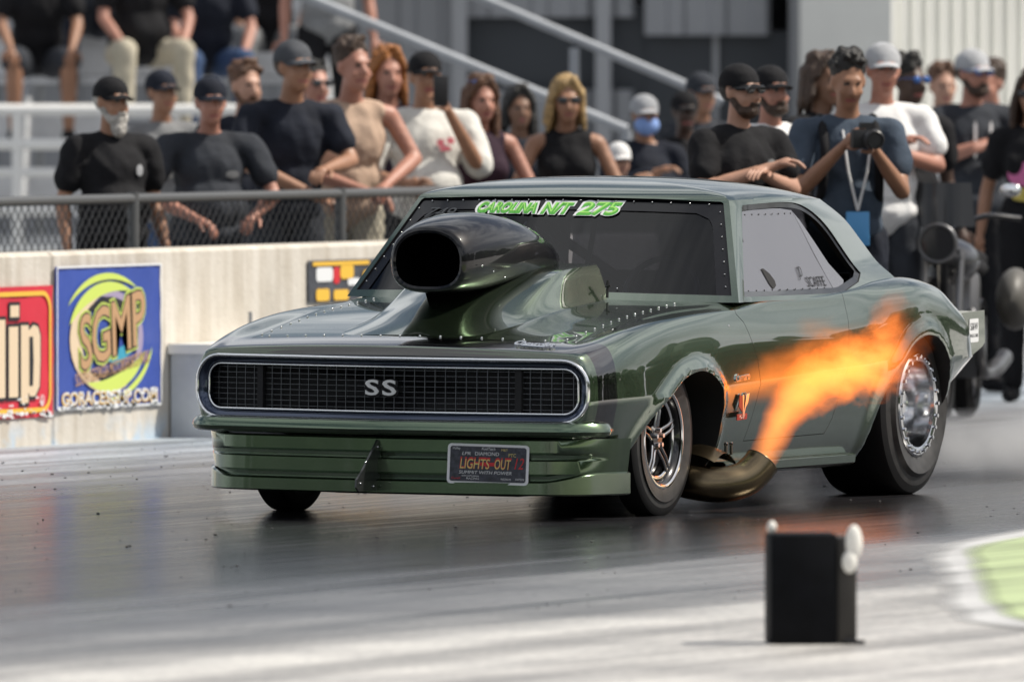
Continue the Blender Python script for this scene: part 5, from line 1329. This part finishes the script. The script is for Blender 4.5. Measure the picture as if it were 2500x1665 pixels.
def person(name_pos, H, skin, shirt, pants, label, cat='person', pose='down', yaw=0, sleeves=.55, hair=None, hair_style='short', cap=None, beard=None, glasses=None, look=(0, 0), lean=0., belly=0., female=False, z0=0., seat=False, voxel=.013, group='spectators and crew', arms=None, print_=None, legs='pants', sx=1.0):
    root = empty('person', (name_pos[0], name_pos[1], z0), TH+R_(yaw)); tag(root, label, cat, group)
    k = H/1.77; V_ = lambda x, y, z: Vector((x*k*sx, y*k, z*k))
    sh = .178 if female else .198
    tilt = lean
    def T_(x, y, z):   # lean the upper body forward about the hips
        dz = z-.95
        return V_(x, y-max(0, dz)*math.sin(tilt), z-max(0, dz)*(1-math.cos(tilt))) if dz > 0 else V_(x, y, z)
    body = MB(); fing = MB(); top = MB(); leg = MB(); shoe = MB()
    hipz = .93; foot_dz = 0
    # torso
    tor = [((0, 0, 1.00), (.150+.02*female+belly*.3, .105+belly, .13)), ((0, -.01-belly*.3, 1.13), (.140-.012*female+belly*.35, .100+belly, .13)), ((0, -.005, 1.28), (.165-.012*female, .112+belly*.35, .16)), ((0, .01, 1.385), (.150-.012*female, .085, .09))]
    if female: tor.append(((.065, -.075, 1.27), (.062, .055, .06))); tor.append(((-.065, -.075, 1.27), (.062, .055, .06)))
    rot = Matrix.Rotation(tilt, 3, 'X')
    for c, r in tor:
        body.ball(T_(*c), tuple(q*.91*k for q in r), 14, 10, rot=rot); top.ball(T_(*c), tuple((q*1.0+.014)*k for q in r), 14, 10, rot=rot)
    if not female: top.ball(T_(0, -.01-belly*.4, .985), ((.168+belly*.4)*k, (.128+belly)*k, .085*k), 14, 10, rot=rot); top.ball(T_(0, -.02-belly*.4, 1.10), ((.162+belly*.4)*k, (.125+belly)*k, .14*k), 14, 10, rot=rot)
    for s in (-1, 1):
        body.cap(T_(s*.05, .01, 1.44), T_(s*(sh-.01), .005, 1.405), .050*k, .055*k); top.cap(T_(s*.06, .012, 1.435), T_(s*(sh-(.005 if sleeves > .2 else .075)), .005, 1.405 if sleeves > .2 else 1.42), .056*k, (.068 if sleeves > .2 else .056)*k)
    # head on a neck
    hx, hy = look; hc = T_(0, -.015, 1.635)
    Rh = Matrix.Rotation(R_(hx), 3, 'Z') @ Matrix.Rotation(R_(-hy), 3, 'X') @ Matrix.Rotation(tilt*.3, 3, 'X')
    def HD(x, y, z): return hc+Rh @ Vector((x*k, y*k, z*k))
    body.cap(T_(0, .02, 1.42), hc+Vector((0, .012*k, -.06*k)), .056*k, .052*k)
    body.ball(HD(0, .018, .045), (.074*k, .092*k, .090*k), 14, 12, rot=Rh); body.ball(HD(0, -.022, -.030), (.060*k, .070*k, .082*k), 14, 12, rot=Rh)
    body.ball(HD(0, -.052, -.085), (.034*k, .030*k, .028*k), 10, 8, rot=Rh)
    body.cap(HD(0, -.088, .012), HD(0, -.108, -.026), .010*k, .0155*k, 8); body.cap(HD(-.035, -.078, .030), HD(.035, -.078, .030), .014*k, .014*k, 8)
    for s in (-1, 1):
        body.ball(HD(s*.074, .008, -.002), (.012*k, .020*k, .030*k), 8, 8, rot=Rh); body.ball(HD(s*.040, -.066, -.030), (.020*k, .016*k, .020*k), 8, 6, rot=Rh)
    # arms
    A = arms or {
        'down': [(.255, .03, 1.13, .275, -.07, .90), (-.255, .03, 1.13, -.275, -.07, .90)],
        'rail': [(.275, -.10, 1.17, .07, -.29, 1.10), (-.275, -.10, 1.17, -.07, -.29, 1.10)],
        'crossed': [(.250, -.07, 1.195, -.015, -.215, 1.265), (-.250, -.07, 1.195, .025, -.245, 1.305)],
        'camera': [(.235, -.11, 1.145, .085, -.285, 1.335), (-.235, -.11, 1.145, -.055, -.275, 1.350)],
        'phone': [(.235, -.10, 1.175, .03, -.27, 1.475), (-.27, .0, 1.15, -.14, -.20, 1.12)],
        'knees': [(.25, -.16, 1.16, .17, -.40, .98), (-.25, -.16, 1.16, -.17, -.40, .98)]}[pose]
    for (ex, ey, ez, wx, wy, wz), s in zip(A, (1, -1)):
        S_ = T_(s*sh, .005, 1.405); E2 = T_(ex, ey, ez); W2 = T_(wx, wy, wz)
        body.cap(S_, E2, .046*k, .038*k); body.cap(E2, E2.lerp(W2, .35), .039*k, .040*k); body.cap(E2.lerp(W2, .35), W2, .040*k, .025*k)
        d = (W2-E2); upv = Vector((0, 0, 1)) if abs(d.normalized().z) < .8 else Vector((0, -1, 0))
        if pose in ('camera', 'phone'): upv = Vector((s*.9, -.2, .1))
        hand(body, fing, W2, d, upv, s, .75 if pose != 'down' else .35, k*.98)
        if sleeves > .2:
            q = S_.lerp(E2, min(1, sleeves)); top.cap(S_, q, .066*k, .070*k if sleeves < 1 else .054*k)
            if sleeves > 1: top.cap(E2, E2.lerp(W2, min(.9, sleeves-1)), .050*k, .040*k)
    # legs
    if not seat:
        J = [[(s*.095, 0, .93), (s*.11, -.02, .50), (s*.115, .02, .085)] for s in (-1, 1)]
    else:
        J = [[(s*.10, 0, .93), (s*.17, -.43, .95), (s*.17, -.40, .50)] for s in (-1, 1)]
    for (h_, kn, an) in J:
        h_, kn, an = V_(*h_), V_(*kn), V_(*an)
        body.cap(h_, kn, .078*k, .055*k); body.cap(kn, kn.lerp(an, .35), .054*k, .056*k); body.cap(kn.lerp(an, .35), an, .056*k, .034*k)
        ft = an+Vector((0, -.13*k, -.045*k)); body.cap(an, an+Vector((0, -.02*k, -.04*k)), .034*k, .035*k); shoe.cap(an+Vector((0, .025*k, -.04*k)), ft, .045*k, .040*k); shoe.cap(an+Vector((0, 0, -.01*k)), an+Vector((0, -.03*k, -.035*k)), .045*k, .045*k)
        if legs == 'pants': leg.cap(h_, kn, .096*k, .074*k); leg.cap(kn, an+Vector((0, 0, .02*k)), .074*k, .058*k)
        else: leg.cap(h_, h_.lerp(kn, .92), .100*k, .088*k)
    leg.ball(V_(0, .01, .965), (.158*k+belly*.3, .118*k+belly*.8, .10*k), 14, 8)
    bm_ = remesh(body, voxel, 'body'); nb = len(bm_.polygons)
    # eyes and mouth take their own colour on the same skin; fingers are rooted in the palms of the same mesh
    fm = fing.mesh('f'); bmm = bmesh.new(); bmm.from_mesh(bm_); bmm.from_mesh(fm); bmm.to_mesh(bm_); bmm.free(); bpy.data.meshes.remove(fm)
    eyeL, eyeR, mo = HD(.030, -.085, .012), HD(-.030, -.085, .012), HD(0, -.085, -.062)
    mi = np.zeros(len(bm_.polygons), int); cen = np.array([p.center for p in bm_.polygons])
    for e_ in (eyeL, eyeR): mi[np.linalg.norm((cen-np.array(e_))*np.array([1, 1, 1.9]), axis=1) < .017*k] = 2
    mi[np.linalg.norm((cen-np.array(mo))*np.array([.45, 1, 1.7]), axis=1) < .016*k] = 1
    bm_.polygons.foreach_set('material_index', mi.tolist())
    bo = link('body', bm_, root, [M_skin[skin], M_lip, M_eye], 70)
    if shirt:
        link('shirt', folds(remesh(top, voxel*1.1, 'shirt'), .011, 9, len(label)), root, shirt, 70)
    link('trousers' if legs == 'pants' else 'shorts', folds(remesh(leg, voxel*1.2, 'trousers'), .008, 10, len(label)+3), root, pants, 70)
    for s in (-1, 1):   # one shoe mesh for each foot
        sm_ = MB(); an = V_(*J[0 if s < 0 else 1][2])
        sm_.cap(an+Vector((0, .025*k, -.04*k)), an+Vector((0, -.13*k, -.045*k)), .045*k, .040*k); sm_.cap(an+Vector((0, 0, -.01*k)), an+Vector((0, -.03*k, -.035*k)), .045*k, .045*k)
        link('shoe', remesh(sm_, voxel, 'shoe'), root, C_black, 70)
    # hair, cap, beard, glasses
    if hair:
        h = MB(); rnd = random.Random(len(label)*7+int(H*100))
        if hair_style != 'none':
            if not cap: 
                h.ball(HD(0, .030, .062), (.083*k, .096*k, .092*k), 14, 12, rot=Rh)
                for q in range(26):
                    a = rnd.uniform(0, 2*PI); e_ = rnd.uniform(.15, 1.2); h.ball(HD(.078*math.cos(a)*math.cos(e_), .030+.09*math.sin(a)*math.cos(e_) if math.sin(a) > -.55 else -.045, .062+.088*math.sin(e_)), .020*k*(1.4 if hair_style == 'curly' else 1), 7, 5)
            else: h.ball(HD(0, .040, .025), (.079*k, .080*k, .075*k), 12, 10, rot=Rh)
            if hair_style == 'long' or hair_style == 'mid':
                lo = -.30 if hair_style == 'long' else -.13
                for q in range(16):
                    a = R_(-20+q*220/15); x, y = .080*math.cos(a), .03+.085*math.sin(a); j = rnd.uniform(-.02, .02)
                    h.cap(HD(x, y, .06), HD(x*1.12+j, y+j, -.06), .024*k, .026*k, 7); h.cap(HD(x*1.12+j, y+j, -.06), HD(x*1.3+j, y*1.05, lo+rnd.uniform(-.05, .05)), .026*k, .014*k, 7)
                for s in (() if cap else (-1, 1)): h.cap(HD(s*.035, -.058, .115), HD(s*.080, -.035, .03), .018*k, .016*k, 7)
        hm_ = remesh(h, .010, 'hair', 1); link('hair', hm_, root, hair, 70)
    if cap:
        c = MB(); P = []
        for t in np.linspace(0, 1, 7):
            e_ = t*PI/2; P.append([HD(.086*math.cos(e_)*math.cos(a), .018+.101*math.cos(e_)*math.sin(a), .050+.085*math.sin(e_)) for a in np.linspace(0, 2*PI, 21)])
        c.grid(P); c.grid([[HD(.086*math.cos(a), .018+.101*math.sin(a), z) for a in np.linspace(0, 2*PI, 21)] for z in (.030, .050)])
        BR = [[HD(.080*math.cos(a)*(1-.1*t), .018+.101*math.sin(a)*(1) - .070*t*abs(math.sin(a))**.5, .042-.018*t+.012*math.cos(a)**2*-1) for a in np.linspace(R_(195), R_(345), 13)] for t in np.linspace(0, 1, 4)]
        c.grid(BR); c.grid([[q+Vector((0, 0, -.004)) for q in r] for r in BR], flip=True)
        c.build('cap', cap, root, smooth=50, fix=False)
    if beard:
        h = MB(); h.ball(HD(0, -.045, -.080), (.050*k, .046*k, .042*k), 12, 10, rot=Rh); h.cap(HD(-.062, -.010, -.035), HD(-.040, -.045, -.085), .018*k, .022*k); h.cap(HD(.062, -.010, -.035), HD(.040, -.045, -.085), .018*k, .022*k); h.cap(HD(-.022, -.089, -.049), HD(.022, -.089, -.049), .008*k, .008*k, 7)
        if beard is H_grey: h.ball(HD(0, -.055, -.125), (.045*k, .035*k, .050*k), 10, 8, rot=Rh)
        link('beard', remesh(h, .008, 'beard', 1), root, beard, 70)
    if glasses:
        gz = .015 if glasses[1] == 0 else glasses[1]; gy = -.092 if glasses[1] == 0 else -.083+(.05 if glasses[1] > .1 else 0)
        h = MB()
        for s in (-1, 1): h.ball(HD(s*.034, gy, gz), (.030*k, .010*k, .021*k), 12, 8, rot=Rh); h.cap(HD(s*.062, gy+.005, gz+.008), HD(s*.082, .0, gz+.005), .004*k, .004*k, 6)
        h.cap(HD(-.01, gy-.006, gz+.008), HD(.01, gy-.006, gz+.008), .004*k, .004*k, 6)
        link('sunglasses', remesh(h, .004, 'sunglasses', 1), root, glasses[0], 60)
    if print_:
        for (x, z, w2, h2, m) in print_:
            # a printed patch that lies on the front of the shirt
            P = []
            for v in np.linspace(-1, 1, 9):
                row = []
                for u in np.linspace(-1, 1, 7):
                    xx, zz_ = x+u*w2*math.sqrt(max(0, 1-v*v))**(.8 if w2 > .01 else .01), z+v*h2; rr_ = max(0, 1-(xx/.195)**2)
                    row.append(T_(xx, -.004-(.137+belly*.35)*math.sqrt(rr_), zz_))
                P.append(row)
            c = MB(); c.grid(P); c.build('shirt_print', m, root, smooth=60, fix=False)
    return root, T_, HD, k
def spot(px, D): p = CAM + FY*D + RX*((px-1250)/32300*D); return (p.x, p.y)

P5 = person((-6.2, 9.65), 1.735, 'tan', C_black, C_black, 'man in black tee and black cap with grey beard, arms down at the fence', pose='down', yaw=28, hair=H_grey, cap=C_black, beard=H_grey, look=(8, 0), belly=.05, print_=[(.09, 1.30, .022, .03, C_lgrey)])
P6 = person((-6.32, 11.02), 1.735, 'ruddy', C_char, C_navy, 'heavy man in charcoal tee and navy cap leaning on the fence rail', pose='rail', yaw=14, lean=.12, hair=H_dbrown, cap=C_navy, belly=.09, sx=1.14, look=(0, 0), print_=[(.08, 1.27, .032, .02, C_grey)], arms=[(.285, -.10, 1.16, .15, -.31, 1.06), (-.285, -.10, 1.16, -.10, -.31, 1.04)])
P7 = person((-6.40, 12.14), 1.925, 'tan', C_navy, C_char, 'tall man in navy tee and grey cap with one tanned forearm across the rail', pose='rail', yaw=22, lean=.16, hair=H_dbrown, cap=cloth('dark_grey_cap', (.07, .075, .085)), look=(14, 4), arms=[(.26, -.14, 1.20, .06, -.33, 1.16), (-.28, -.10, 1.20, .05, -.34, 1.02)])
P8 = person((-6.45, 12.98), 1.93, 'ruddy', C_tan, C_khaki, 'brown haired man in tan vest with bare arms folded on the rail', pose='rail', yaw=18, lean=.20, sleeves=.12, hair=H_dbrown, look=(15, 5), arms=[(.30, -.10, 1.20, .10, -.32, 1.08), (-.29, -.12, 1.16, .02, -.34, 1.04)])
P9 = person((-7.10, 14.98), 1.87, 'ruddy', C_plum, C_char, 'red haired woman in dark top behind the man in the white tee', female=True, pose='down', yaw=15, hair=H_red, hair_style='mid')
P10 = person((-6.38, 13.84), 1.86, 'tan', C_offw, C_black, 'man in loose white tee and black cap holding a phone up to film', pose='phone', yaw=18, belly=.05, sx=1.1, sleeves=.85, hair=H_dbrown, cap=C_black, look=(-4, 2), print_=[(.03, 1.315, .018, .02, mat('pink_shirt_print', (.62, .16, .20), .7)), (.08, 1.325, .02, .018, MATS['pink_shirt_print']), (.055, 1.285, .03, .014, MATS['pink_shirt_print'])])
P11 = person((-6.42, 14.60), 1.725, 'ruddy', C_plum, C_black, 'woman with long brown hair and sunglasses pushed up on her head', female=True, pose='rail', yaw=20, lean=.1, sleeves=.08, hair=H_brown, hair_style='long', glasses=(M_blens, .105))
P12 = person((-6.37, 15.66), 1.72, 'tan', C_black, C_black, 'blonde woman in black sleeveless top and sunglasses leaning on the rail', female=True, pose='rail', yaw=6, lean=.12, sleeves=.05, hair=H_blond, hair_style='mid', glasses=(M_shade, 0), arms=[(.30, -.10, 1.13, .05, -.30, 1.08), (-.30, -.10, 1.13, -.06, -.31, 1.06)], print_=[(0, 1.17, .09, .02, mat('yellow_shirt_print', (.55, .45, .10), .7))])
P13 = person((-6.37, 16.38), 1.37, 'light', C_black, C_navy, 'child in a white cap beside the blonde woman at the fence', pose='down', yaw=20, hair=H_brown, cap=C_white)
P14 = person((-7.1, 18.46), 1.62, 'tan', C_navy, C_navy, 'person in navy jacket, grey cap and pale blue face mask', pose='crossed', yaw=15, sleeves=1.8, hair=H_dbrown, cap=cloth('heather_cap', (.34, .35, .37)))
P15 = person((-7.0, 18.8), 1.64, 'dark', C_black, C_navy, 'person in black shirt and black cap standing deep in shadow', pose='crossed', yaw=10, hair=H_black, cap=C_black)
P16 = person((-2.0, 7.53), 1.80, 'light', C_black, C_black, 'bearded man in black tee, black cap and sunglasses with arms crossed', pose='crossed', yaw=34, hair=H_black, cap=C_black, beard=H_dbrown, glasses=(M_shade, 0), look=(10, 0), belly=.02, print_=[(.085, 1.32, .026, .016, C_grey)])
P17 = person((-3.01, 10.36), 1.79, 'ruddy', C_white, C_char, 'man in white tee and black cap behind the bearded man', pose='down', yaw=22, hair=H_black, cap=C_black, beard=H_dbrown, look=(8, 3))
P18 = person((-1.92, 8.65), 1.85, 'tan', C_slate, C_navy, 'dark haired man in slate tee looking down at his camera', pose='camera', yaw=6, hair=H_black, look=(6, -14), lean=.05)
P19 = person((-3.53, 12.31), 1.84, 'brown', C_black, C_black, 'dark haired person with red brown ponytail behind the photographer', pose='down', yaw=40, hair=H_dbrown, hair_style='mid')
P20 = person((-3.26, 12.43), 1.90, 'ruddy', C_white, C_char, 'tall man in white tee and pale grey cap beside the photographer', pose='crossed', yaw=14, hair=H_brown, cap=C_lgrey, look=(-6, 0), print_=[(-.03, 1.27, .05, .07, mat('orange_shirt_print', (.60, .28, .10), .7))])
P21 = person((-4.26, 15.27), 1.83, 'dark', C_black, C_black, 'man with curly black hair and blue sunglasses behind the white tee', pose='down', yaw=30, hair=H_black, hair_style='curly', glasses=(M_blens, 0), look=(14, 0))
P22 = person((-5.05, 18.2), 1.87, 'ruddy', C_char, C_black, 'man in charcoal tee, grey cap and blue mirrored sunglasses, arms crossed', pose='crossed', yaw=26, hair=H_dbrown, cap=C_lgrey, beard=H_dbrown, glasses=(M_blens, 0), look=(8, 0), print_=[(-.055, 1.30, .008, .10, M_wht), (.035, 1.30, .008, .10, M_wht)])
P23 = person((-6.06, 21.03), 1.80, 'ruddy', C_grey, C_black, 'person in grey tee half hidden behind the man with blue sunglasses', pose='down', yaw=-20, hair=H_dbrown, look=(-12, 0))
P24 = person((-4.02, 16.46), 1.75, 'tan', C_black, C_black, 'woman in black tee with pink and yellow print at the right edge', female=True, pose='down', yaw=-12, hair=H_dbrown, hair_style='long', glasses=(M_shade, 0), print_=[(0, 1.22, .12, .07, mat('magenta_shirt_print', (.62, .16, .36), .7)), (.0, 1.11, .10, .04, MATS['yellow_shirt_print'])])
# seated on the bleachers, heads above the picture
def seated(px, D, kneez, label, shirt, pants, legs='pants', skin='tan', yaw=0, **kw):
    H = 1.80; z0 = kneez-.95*H/1.77
    return person(spot(px, D), H, skin, shirt, pants, label, pose='knees', seat=True, z0=z0, yaw=yaw, legs=legs, lean=.30, voxel=.015, group='spectators seated on the bleachers', **kw)
seated(90, 84.0, 1.80, 'seated man in black tee and dark shorts with bare lower legs', C_black, C_char, 'shorts', hair=H_dbrown, yaw=6, arms=[(.24, -.16, 1.18, .19, -.40, 1.02), (-.24, -.16, 1.18, -.19, -.40, 1.02)])
seated(335, 83.6, 1.86, 'seated heavy man in black tee and khaki trousers', C_black, C_khaki, 'pants', 'ruddy', 16, hair=H_dbrown, belly=.08, sx=1.1)
seated(505, 84.6, 1.80, 'seated man in dark tee and blue jeans with forearms on his knees', C_navy, C_denim, 'pants', 'ruddy', 10, hair=H_brown)
person(spot(800, 82), 1.80, 'ruddy', C_grey, C_black, 'standing spectator in grey tee on the bleacher steps, only an arm in view', pose='down', yaw=8, z0=1.02, hair=H_brown, voxel=.015, group='spectators seated on the bleachers')

# more of the crowd, standing between and behind the front row
person(spot(395, 71.5), 1.76, 'tan', C_grey, C_denim, 'man in grey tee and dark cap behind the two men at the left rail', yaw=20, pose='crossed', hair=H_dbrown, cap=C_navy, look=(10, 4))
person(spot(600, 70.0), 1.80, 'light', C_navy, C_black, 'man in navy tee between the charcoal tee and the tall man', yaw=16, pose='down', hair=H_brown, beard=H_brown, look=(12, 0))
person(spot(765, 71.8), 1.80, 'ruddy', C_char, C_black, 'man with sunglasses and charcoal tee behind the tall man', yaw=24, pose='down', hair=H_black, glasses=(M_shade, 0), look=(6, 3))
person(spot(1268, 72.5), 1.66, 'brown', C_navy, C_black, 'woman in navy top between the brown haired and blonde women', female=True, yaw=10, pose='down', hair=H_black, hair_style='mid')
person(spot(1712, 75.0), 1.74, 'tan', C_char, C_black, 'man in charcoal tee and dark cap left of the bearded man', yaw=18, pose='down', hair=H_dbrown, cap=C_char, look=(8, 0))
person(spot(2300, 76.5), 1.78, 'light', C_lgrey, C_denim, 'man in pale grey tee in the gap right of the curly haired man', yaw=22, pose='down', hair=H_brown, look=(-8, 0))
seated(205, 86.2, 2.05, 'seated person in dark grey hoodie one row above the khaki trousers', C_char, C_navy, 'pants', 'tan', 12, hair=H_black)
seated(655, 85.4, 1.95, 'seated person in black tee and grey trousers right of the jeans', C_black, C_grey, 'pants', 'tan', 4, hair=H_dbrown)

# things that are held or worn apart from the clothes
def in_person(pt, root): return root.matrix_basis @ pt
r_, T_, HD_, k_ = P18
pc = in_person(T_(.035, -.365, 1.385), r_); cm = empty('camera_body', pc, TH+R_(12)); tag(cm, 'black camera with long lens held by the dark haired photographer', 'camera')
link('housing', bevel_box(-.07, .07, -.03, .03, -.045, .045, .01), cm, M_black, 40); b = MB(); b.box(-.028, .028, -.028, .026, .046, .075); b.build('viewfinder', M_black, cm, smooth=30)
b = MB(); b.lathe([(-.031, .040), (-.06, .044), (-.13, .044), (-.135, .038), (-.12, .034), (-.12, .001)], 24, axis='y', c=(.015, 0, -.004)); b.build('lens', M_black, cm, smooth=40)
bkp = empty('backpack', in_person(T_(0, .17, 1.25), r_), TH+R_(6)); tag(bkp, 'black backpack worn by the photographer', 'backpack')
link('bag', bevel_box(-.15, .15, -.06, .09, -.24, .20, .04), bkp, C_black, 50)
for s in (-1, 1):
    b = MB(); b.tube([tuple(p) for p in catmull([(s*.12, -.05, .18), (s*.125, -.16, .235), (s*.125, -.325, .10), (s*.135, -.30, -.10), (s*.15, -.10, -.20)], 6)], .022, 8); b.build('strap', C_black, bkp, smooth=60)
ly = empty('lanyard_pass', in_person(T_(.03, -.145, 1.0), r_), TH); tag(ly, 'blue event pass hanging on a pale lanyard from the photographer', 'pass')
link('card', bevel_box(-.055, .055, -.012, .0, -.10, .06, .004), ly, mat('blue_card', (.10, .36, .72), .4), 40)
b = MB(); b.tube([(-.07, .03, .44), (-.045, -.03, .25), (0, -.012, .065)], .007, 6); b.tube([(.07, .03, .44), (.045, -.03, .25), (0, -.012, .065)], .007, 6); b.build('cord', M_wht, ly, smooth=60)
r_, T_, HD_, k_ = P10
ph = empty('phone', in_person(T_(-.025, -.345, 1.575), r_), TH+R_(14)); tag(ph, 'black phone held up by the man in the white tee', 'phone')
link('case', bevel_box(-.039, .039, -.006, .006, -.085, .075, .005), ph, M_black, 40)
r_, T_, HD_, k_ = P14
b = MB(); c_ = HD_(0, -.045, -.055); b.ball((0, 0, 0), (.070, .062, .058), 14, 10)
fmk = b.build('face_mask', mat('mask_blue', (.22, .34, .66), .8), None, smooth=60); fmk.location = in_person(c_, r_); fmk.rotation_euler = (0, 0, TH); tag(fmk, 'pale blue face mask on the person in the grey cap', 'mask')
r_, T_, HD_, k_ = P22
b = MB(); b.tube([(.045*math.cos(2*PI*q/16), 0, .045*math.sin(2*PI*q/16)) for q in range(16)], .011, 6, closed=True); wtc = b.build('wrist_watch', M_chrome, None, smooth=60); wtc.location = in_person(T_(.04, -.225, 1.185), r_); wtc.rotation_euler = (0, R_(60), TH); tag(wtc, 'silver watch on the arm of the man with blue sunglasses', 'watch')

# ------------------------------------------------------------------ pit motorcycle behind the car
mc = empty('pit_motorcycle', (*spot(2325, 66.5), 0), TH + R_(-8)); tag(mc, 'dark pit motorcycle with chrome parts parked behind the car', 'motorcycle')
M_mcb = mat('motorcycle_black', (.02, .02, .023), .3, .2, .6); M_mcg = mat('motorcycle_silver', (.16, .16, .165), .35, .8); M_mct = mat('motorcycle_tan', (.10, .095, .085), .5)
def mpart(nm, fn, m, smooth=45): b = MB(); fn(b); return b.build(nm, m, mc, smooth=smooth)
for y_, r in ((-.66, .29), (.64, .29)):
    wq = empty('wheel', (0, y_, r), 0, mc); b = MB(); b.lathe([(-.05, r-.09), (-.06, r-.04), (-.03, r), (.03, r), (.06, r-.04), (.05, r-.09)], 40); b.build('tyre', M_rubber, wq, smooth=40)
    b = MB(); b.lathe([(-.04, r-.085), (-.02, r-.11), (-.015, .06), (-.05, .05), (-.05, .001)], 40); b.lathe([(.04, r-.085), (.02, r-.11), (.015, .06), (.05, .05), (.05, .001)], 40); b.build('rim', M_mcg, wq, smooth=40)
mpart('fork', lambda b: (b.tube([(-.09, -.66, .29), (-.09, -.46, .86)], .022, 10), b.tube([(.09, -.66, .29), (.09, -.46, .86)], .022, 10), b.tube([(-.10, -.47, .82), (.10, -.47, .82)], .028, 10)), M_mcg)
mpart('headlight', lambda b: b.lathe([(-.70, .001), (-.70, .085), (-.685, .10), (-.62, .095), (-.55, .05), (-.54, .001)], 28, axis='y', c=(0, .02, .90)), M_mcb)
mpart('headlight_ring', lambda b: b.tube([(.093*math.cos(2*PI*k/28), -.682, .90+.093*math.sin(2*PI*k/28)) for k in range(28)], .010, 8, closed=True), M_mcg)
mpart('handlebar', lambda b: b.tube([tuple(p) for p in catmull([(-.38, -.34, 1.02), (-.20, -.42, 1.03), (0, -.46, .95), (.20, -.42, 1.03), (.38, -.34, 1.02)], 6)], .014, 8), M_mcb)
mpart('fuel_tank', lambda b: b.ball((0, -.12, .80), (.15, .28, .12), 20, 12), M_mcb)
mpart('seat', lambda b: (b.ball((0, .30, .76), (.15, .30, .07), 18, 10), b.ball((0, .58, .80), (.12, .16, .06), 16, 8)), C_black)
mpart('engine', lambda b: (b.box(-.15, .15, -.26, .22, .22, .52), b.cap((-.05, -.10, .5), (-.05, -.18, .70), .085, .08), b.cap((.05, .06, .5), (.05, .12, .70), .085, .08)), M_mcg, 30)
mpart('exhaust_pipe', lambda b: b.tube([tuple(p) for p in catmull([(.12, -.24, .55), (.17, -.36, .40), (.18, -.20, .25), (.18, .30, .25), (.18, .80, .30)], 6)], [.028]*18+[.045]*7, 12), M_mcg)
mpart('front_fender', lambda b: b.grid([[(x, -.66+.33*math.cos(a), .29+.33*math.sin(a)-abs(x)*.3) for x in (-.07, -.035, 0, .035, .07)] for a in np.linspace(R_(40), R_(175), 12)]), M_mcb)
mpart('rear_fender', lambda b: b.grid([[(x, .64+.34*math.cos(a), .29+.34*math.sin(a)-abs(x)*.3) for x in (-.09, -.045, 0, .045, .09)] for a in np.linspace(R_(5), R_(140), 12)]), M_mcb)
mpart('windscreen', lambda b: b.grid([[(x, -.56+.10*(z-1)+1.2*x*x, z) for x in np.linspace(-.17+.1*(z-1), .17-.1*(z-1), 7)] for z in np.linspace(.98, 1.20, 6)]), M_mcb)
for x in (-.30, .30):
    mpart('saddlebag', lambda b, x=x: b.ball((x*.85, .62, .60), (.10, .24, .16), 16, 10), M_mct if x > 0 else M_mcb)
    mpart('mirror', lambda b, x=x: b.ball((x*1.1, -.36, 1.16), (.055, .012, .035), 12, 8), M_chrome)
mpart('frame', lambda b: (b.tube([(0, -.46, .84), (0, -.30, .30), (0, .30, .25), (0, .64, .29)], .025, 8), b.tube([(0, -.46, .84), (0, .3, .68), (0, .64, .29)], .022, 8)), M_mcb)
bag = empty('gear_bag', (*spot(2145, 68), 0), TH); tag(bag, 'crumpled silver and black gear bag on a stool behind the car', 'bag')
b = MB(); b.ball((0, 0, 1.08), (.17, .13, .13), 16, 12); b.ball((.16, .02, 1.0), (.10, .10, .12), 14, 10); b.ball((-.10, -.05, 1.17), (.08, .07, .06), 12, 8)
link('sack', remesh(b, .016, 'sack', 2), bag, mat('silver_fabric', (.36, .36, .38), .3, .5, noise=.4, nscale=12, bump=1.0, bscale=14, bdist=.06), 60)
b = MB(); b.lathe([(.86, .001), (.86, .17), (.90, .17), (.90, .001)], 20, axis='z'); b.build('stool_top', M_black, bag, smooth=40)
for a in (.4, 2.5, 4.6): b = MB(); b.tube([(.12*math.cos(a), .12*math.sin(a), .87), (.22*math.cos(a), .22*math.sin(a), 0)], .014, 8); b.build('leg', M_galv, bag, smooth=50)
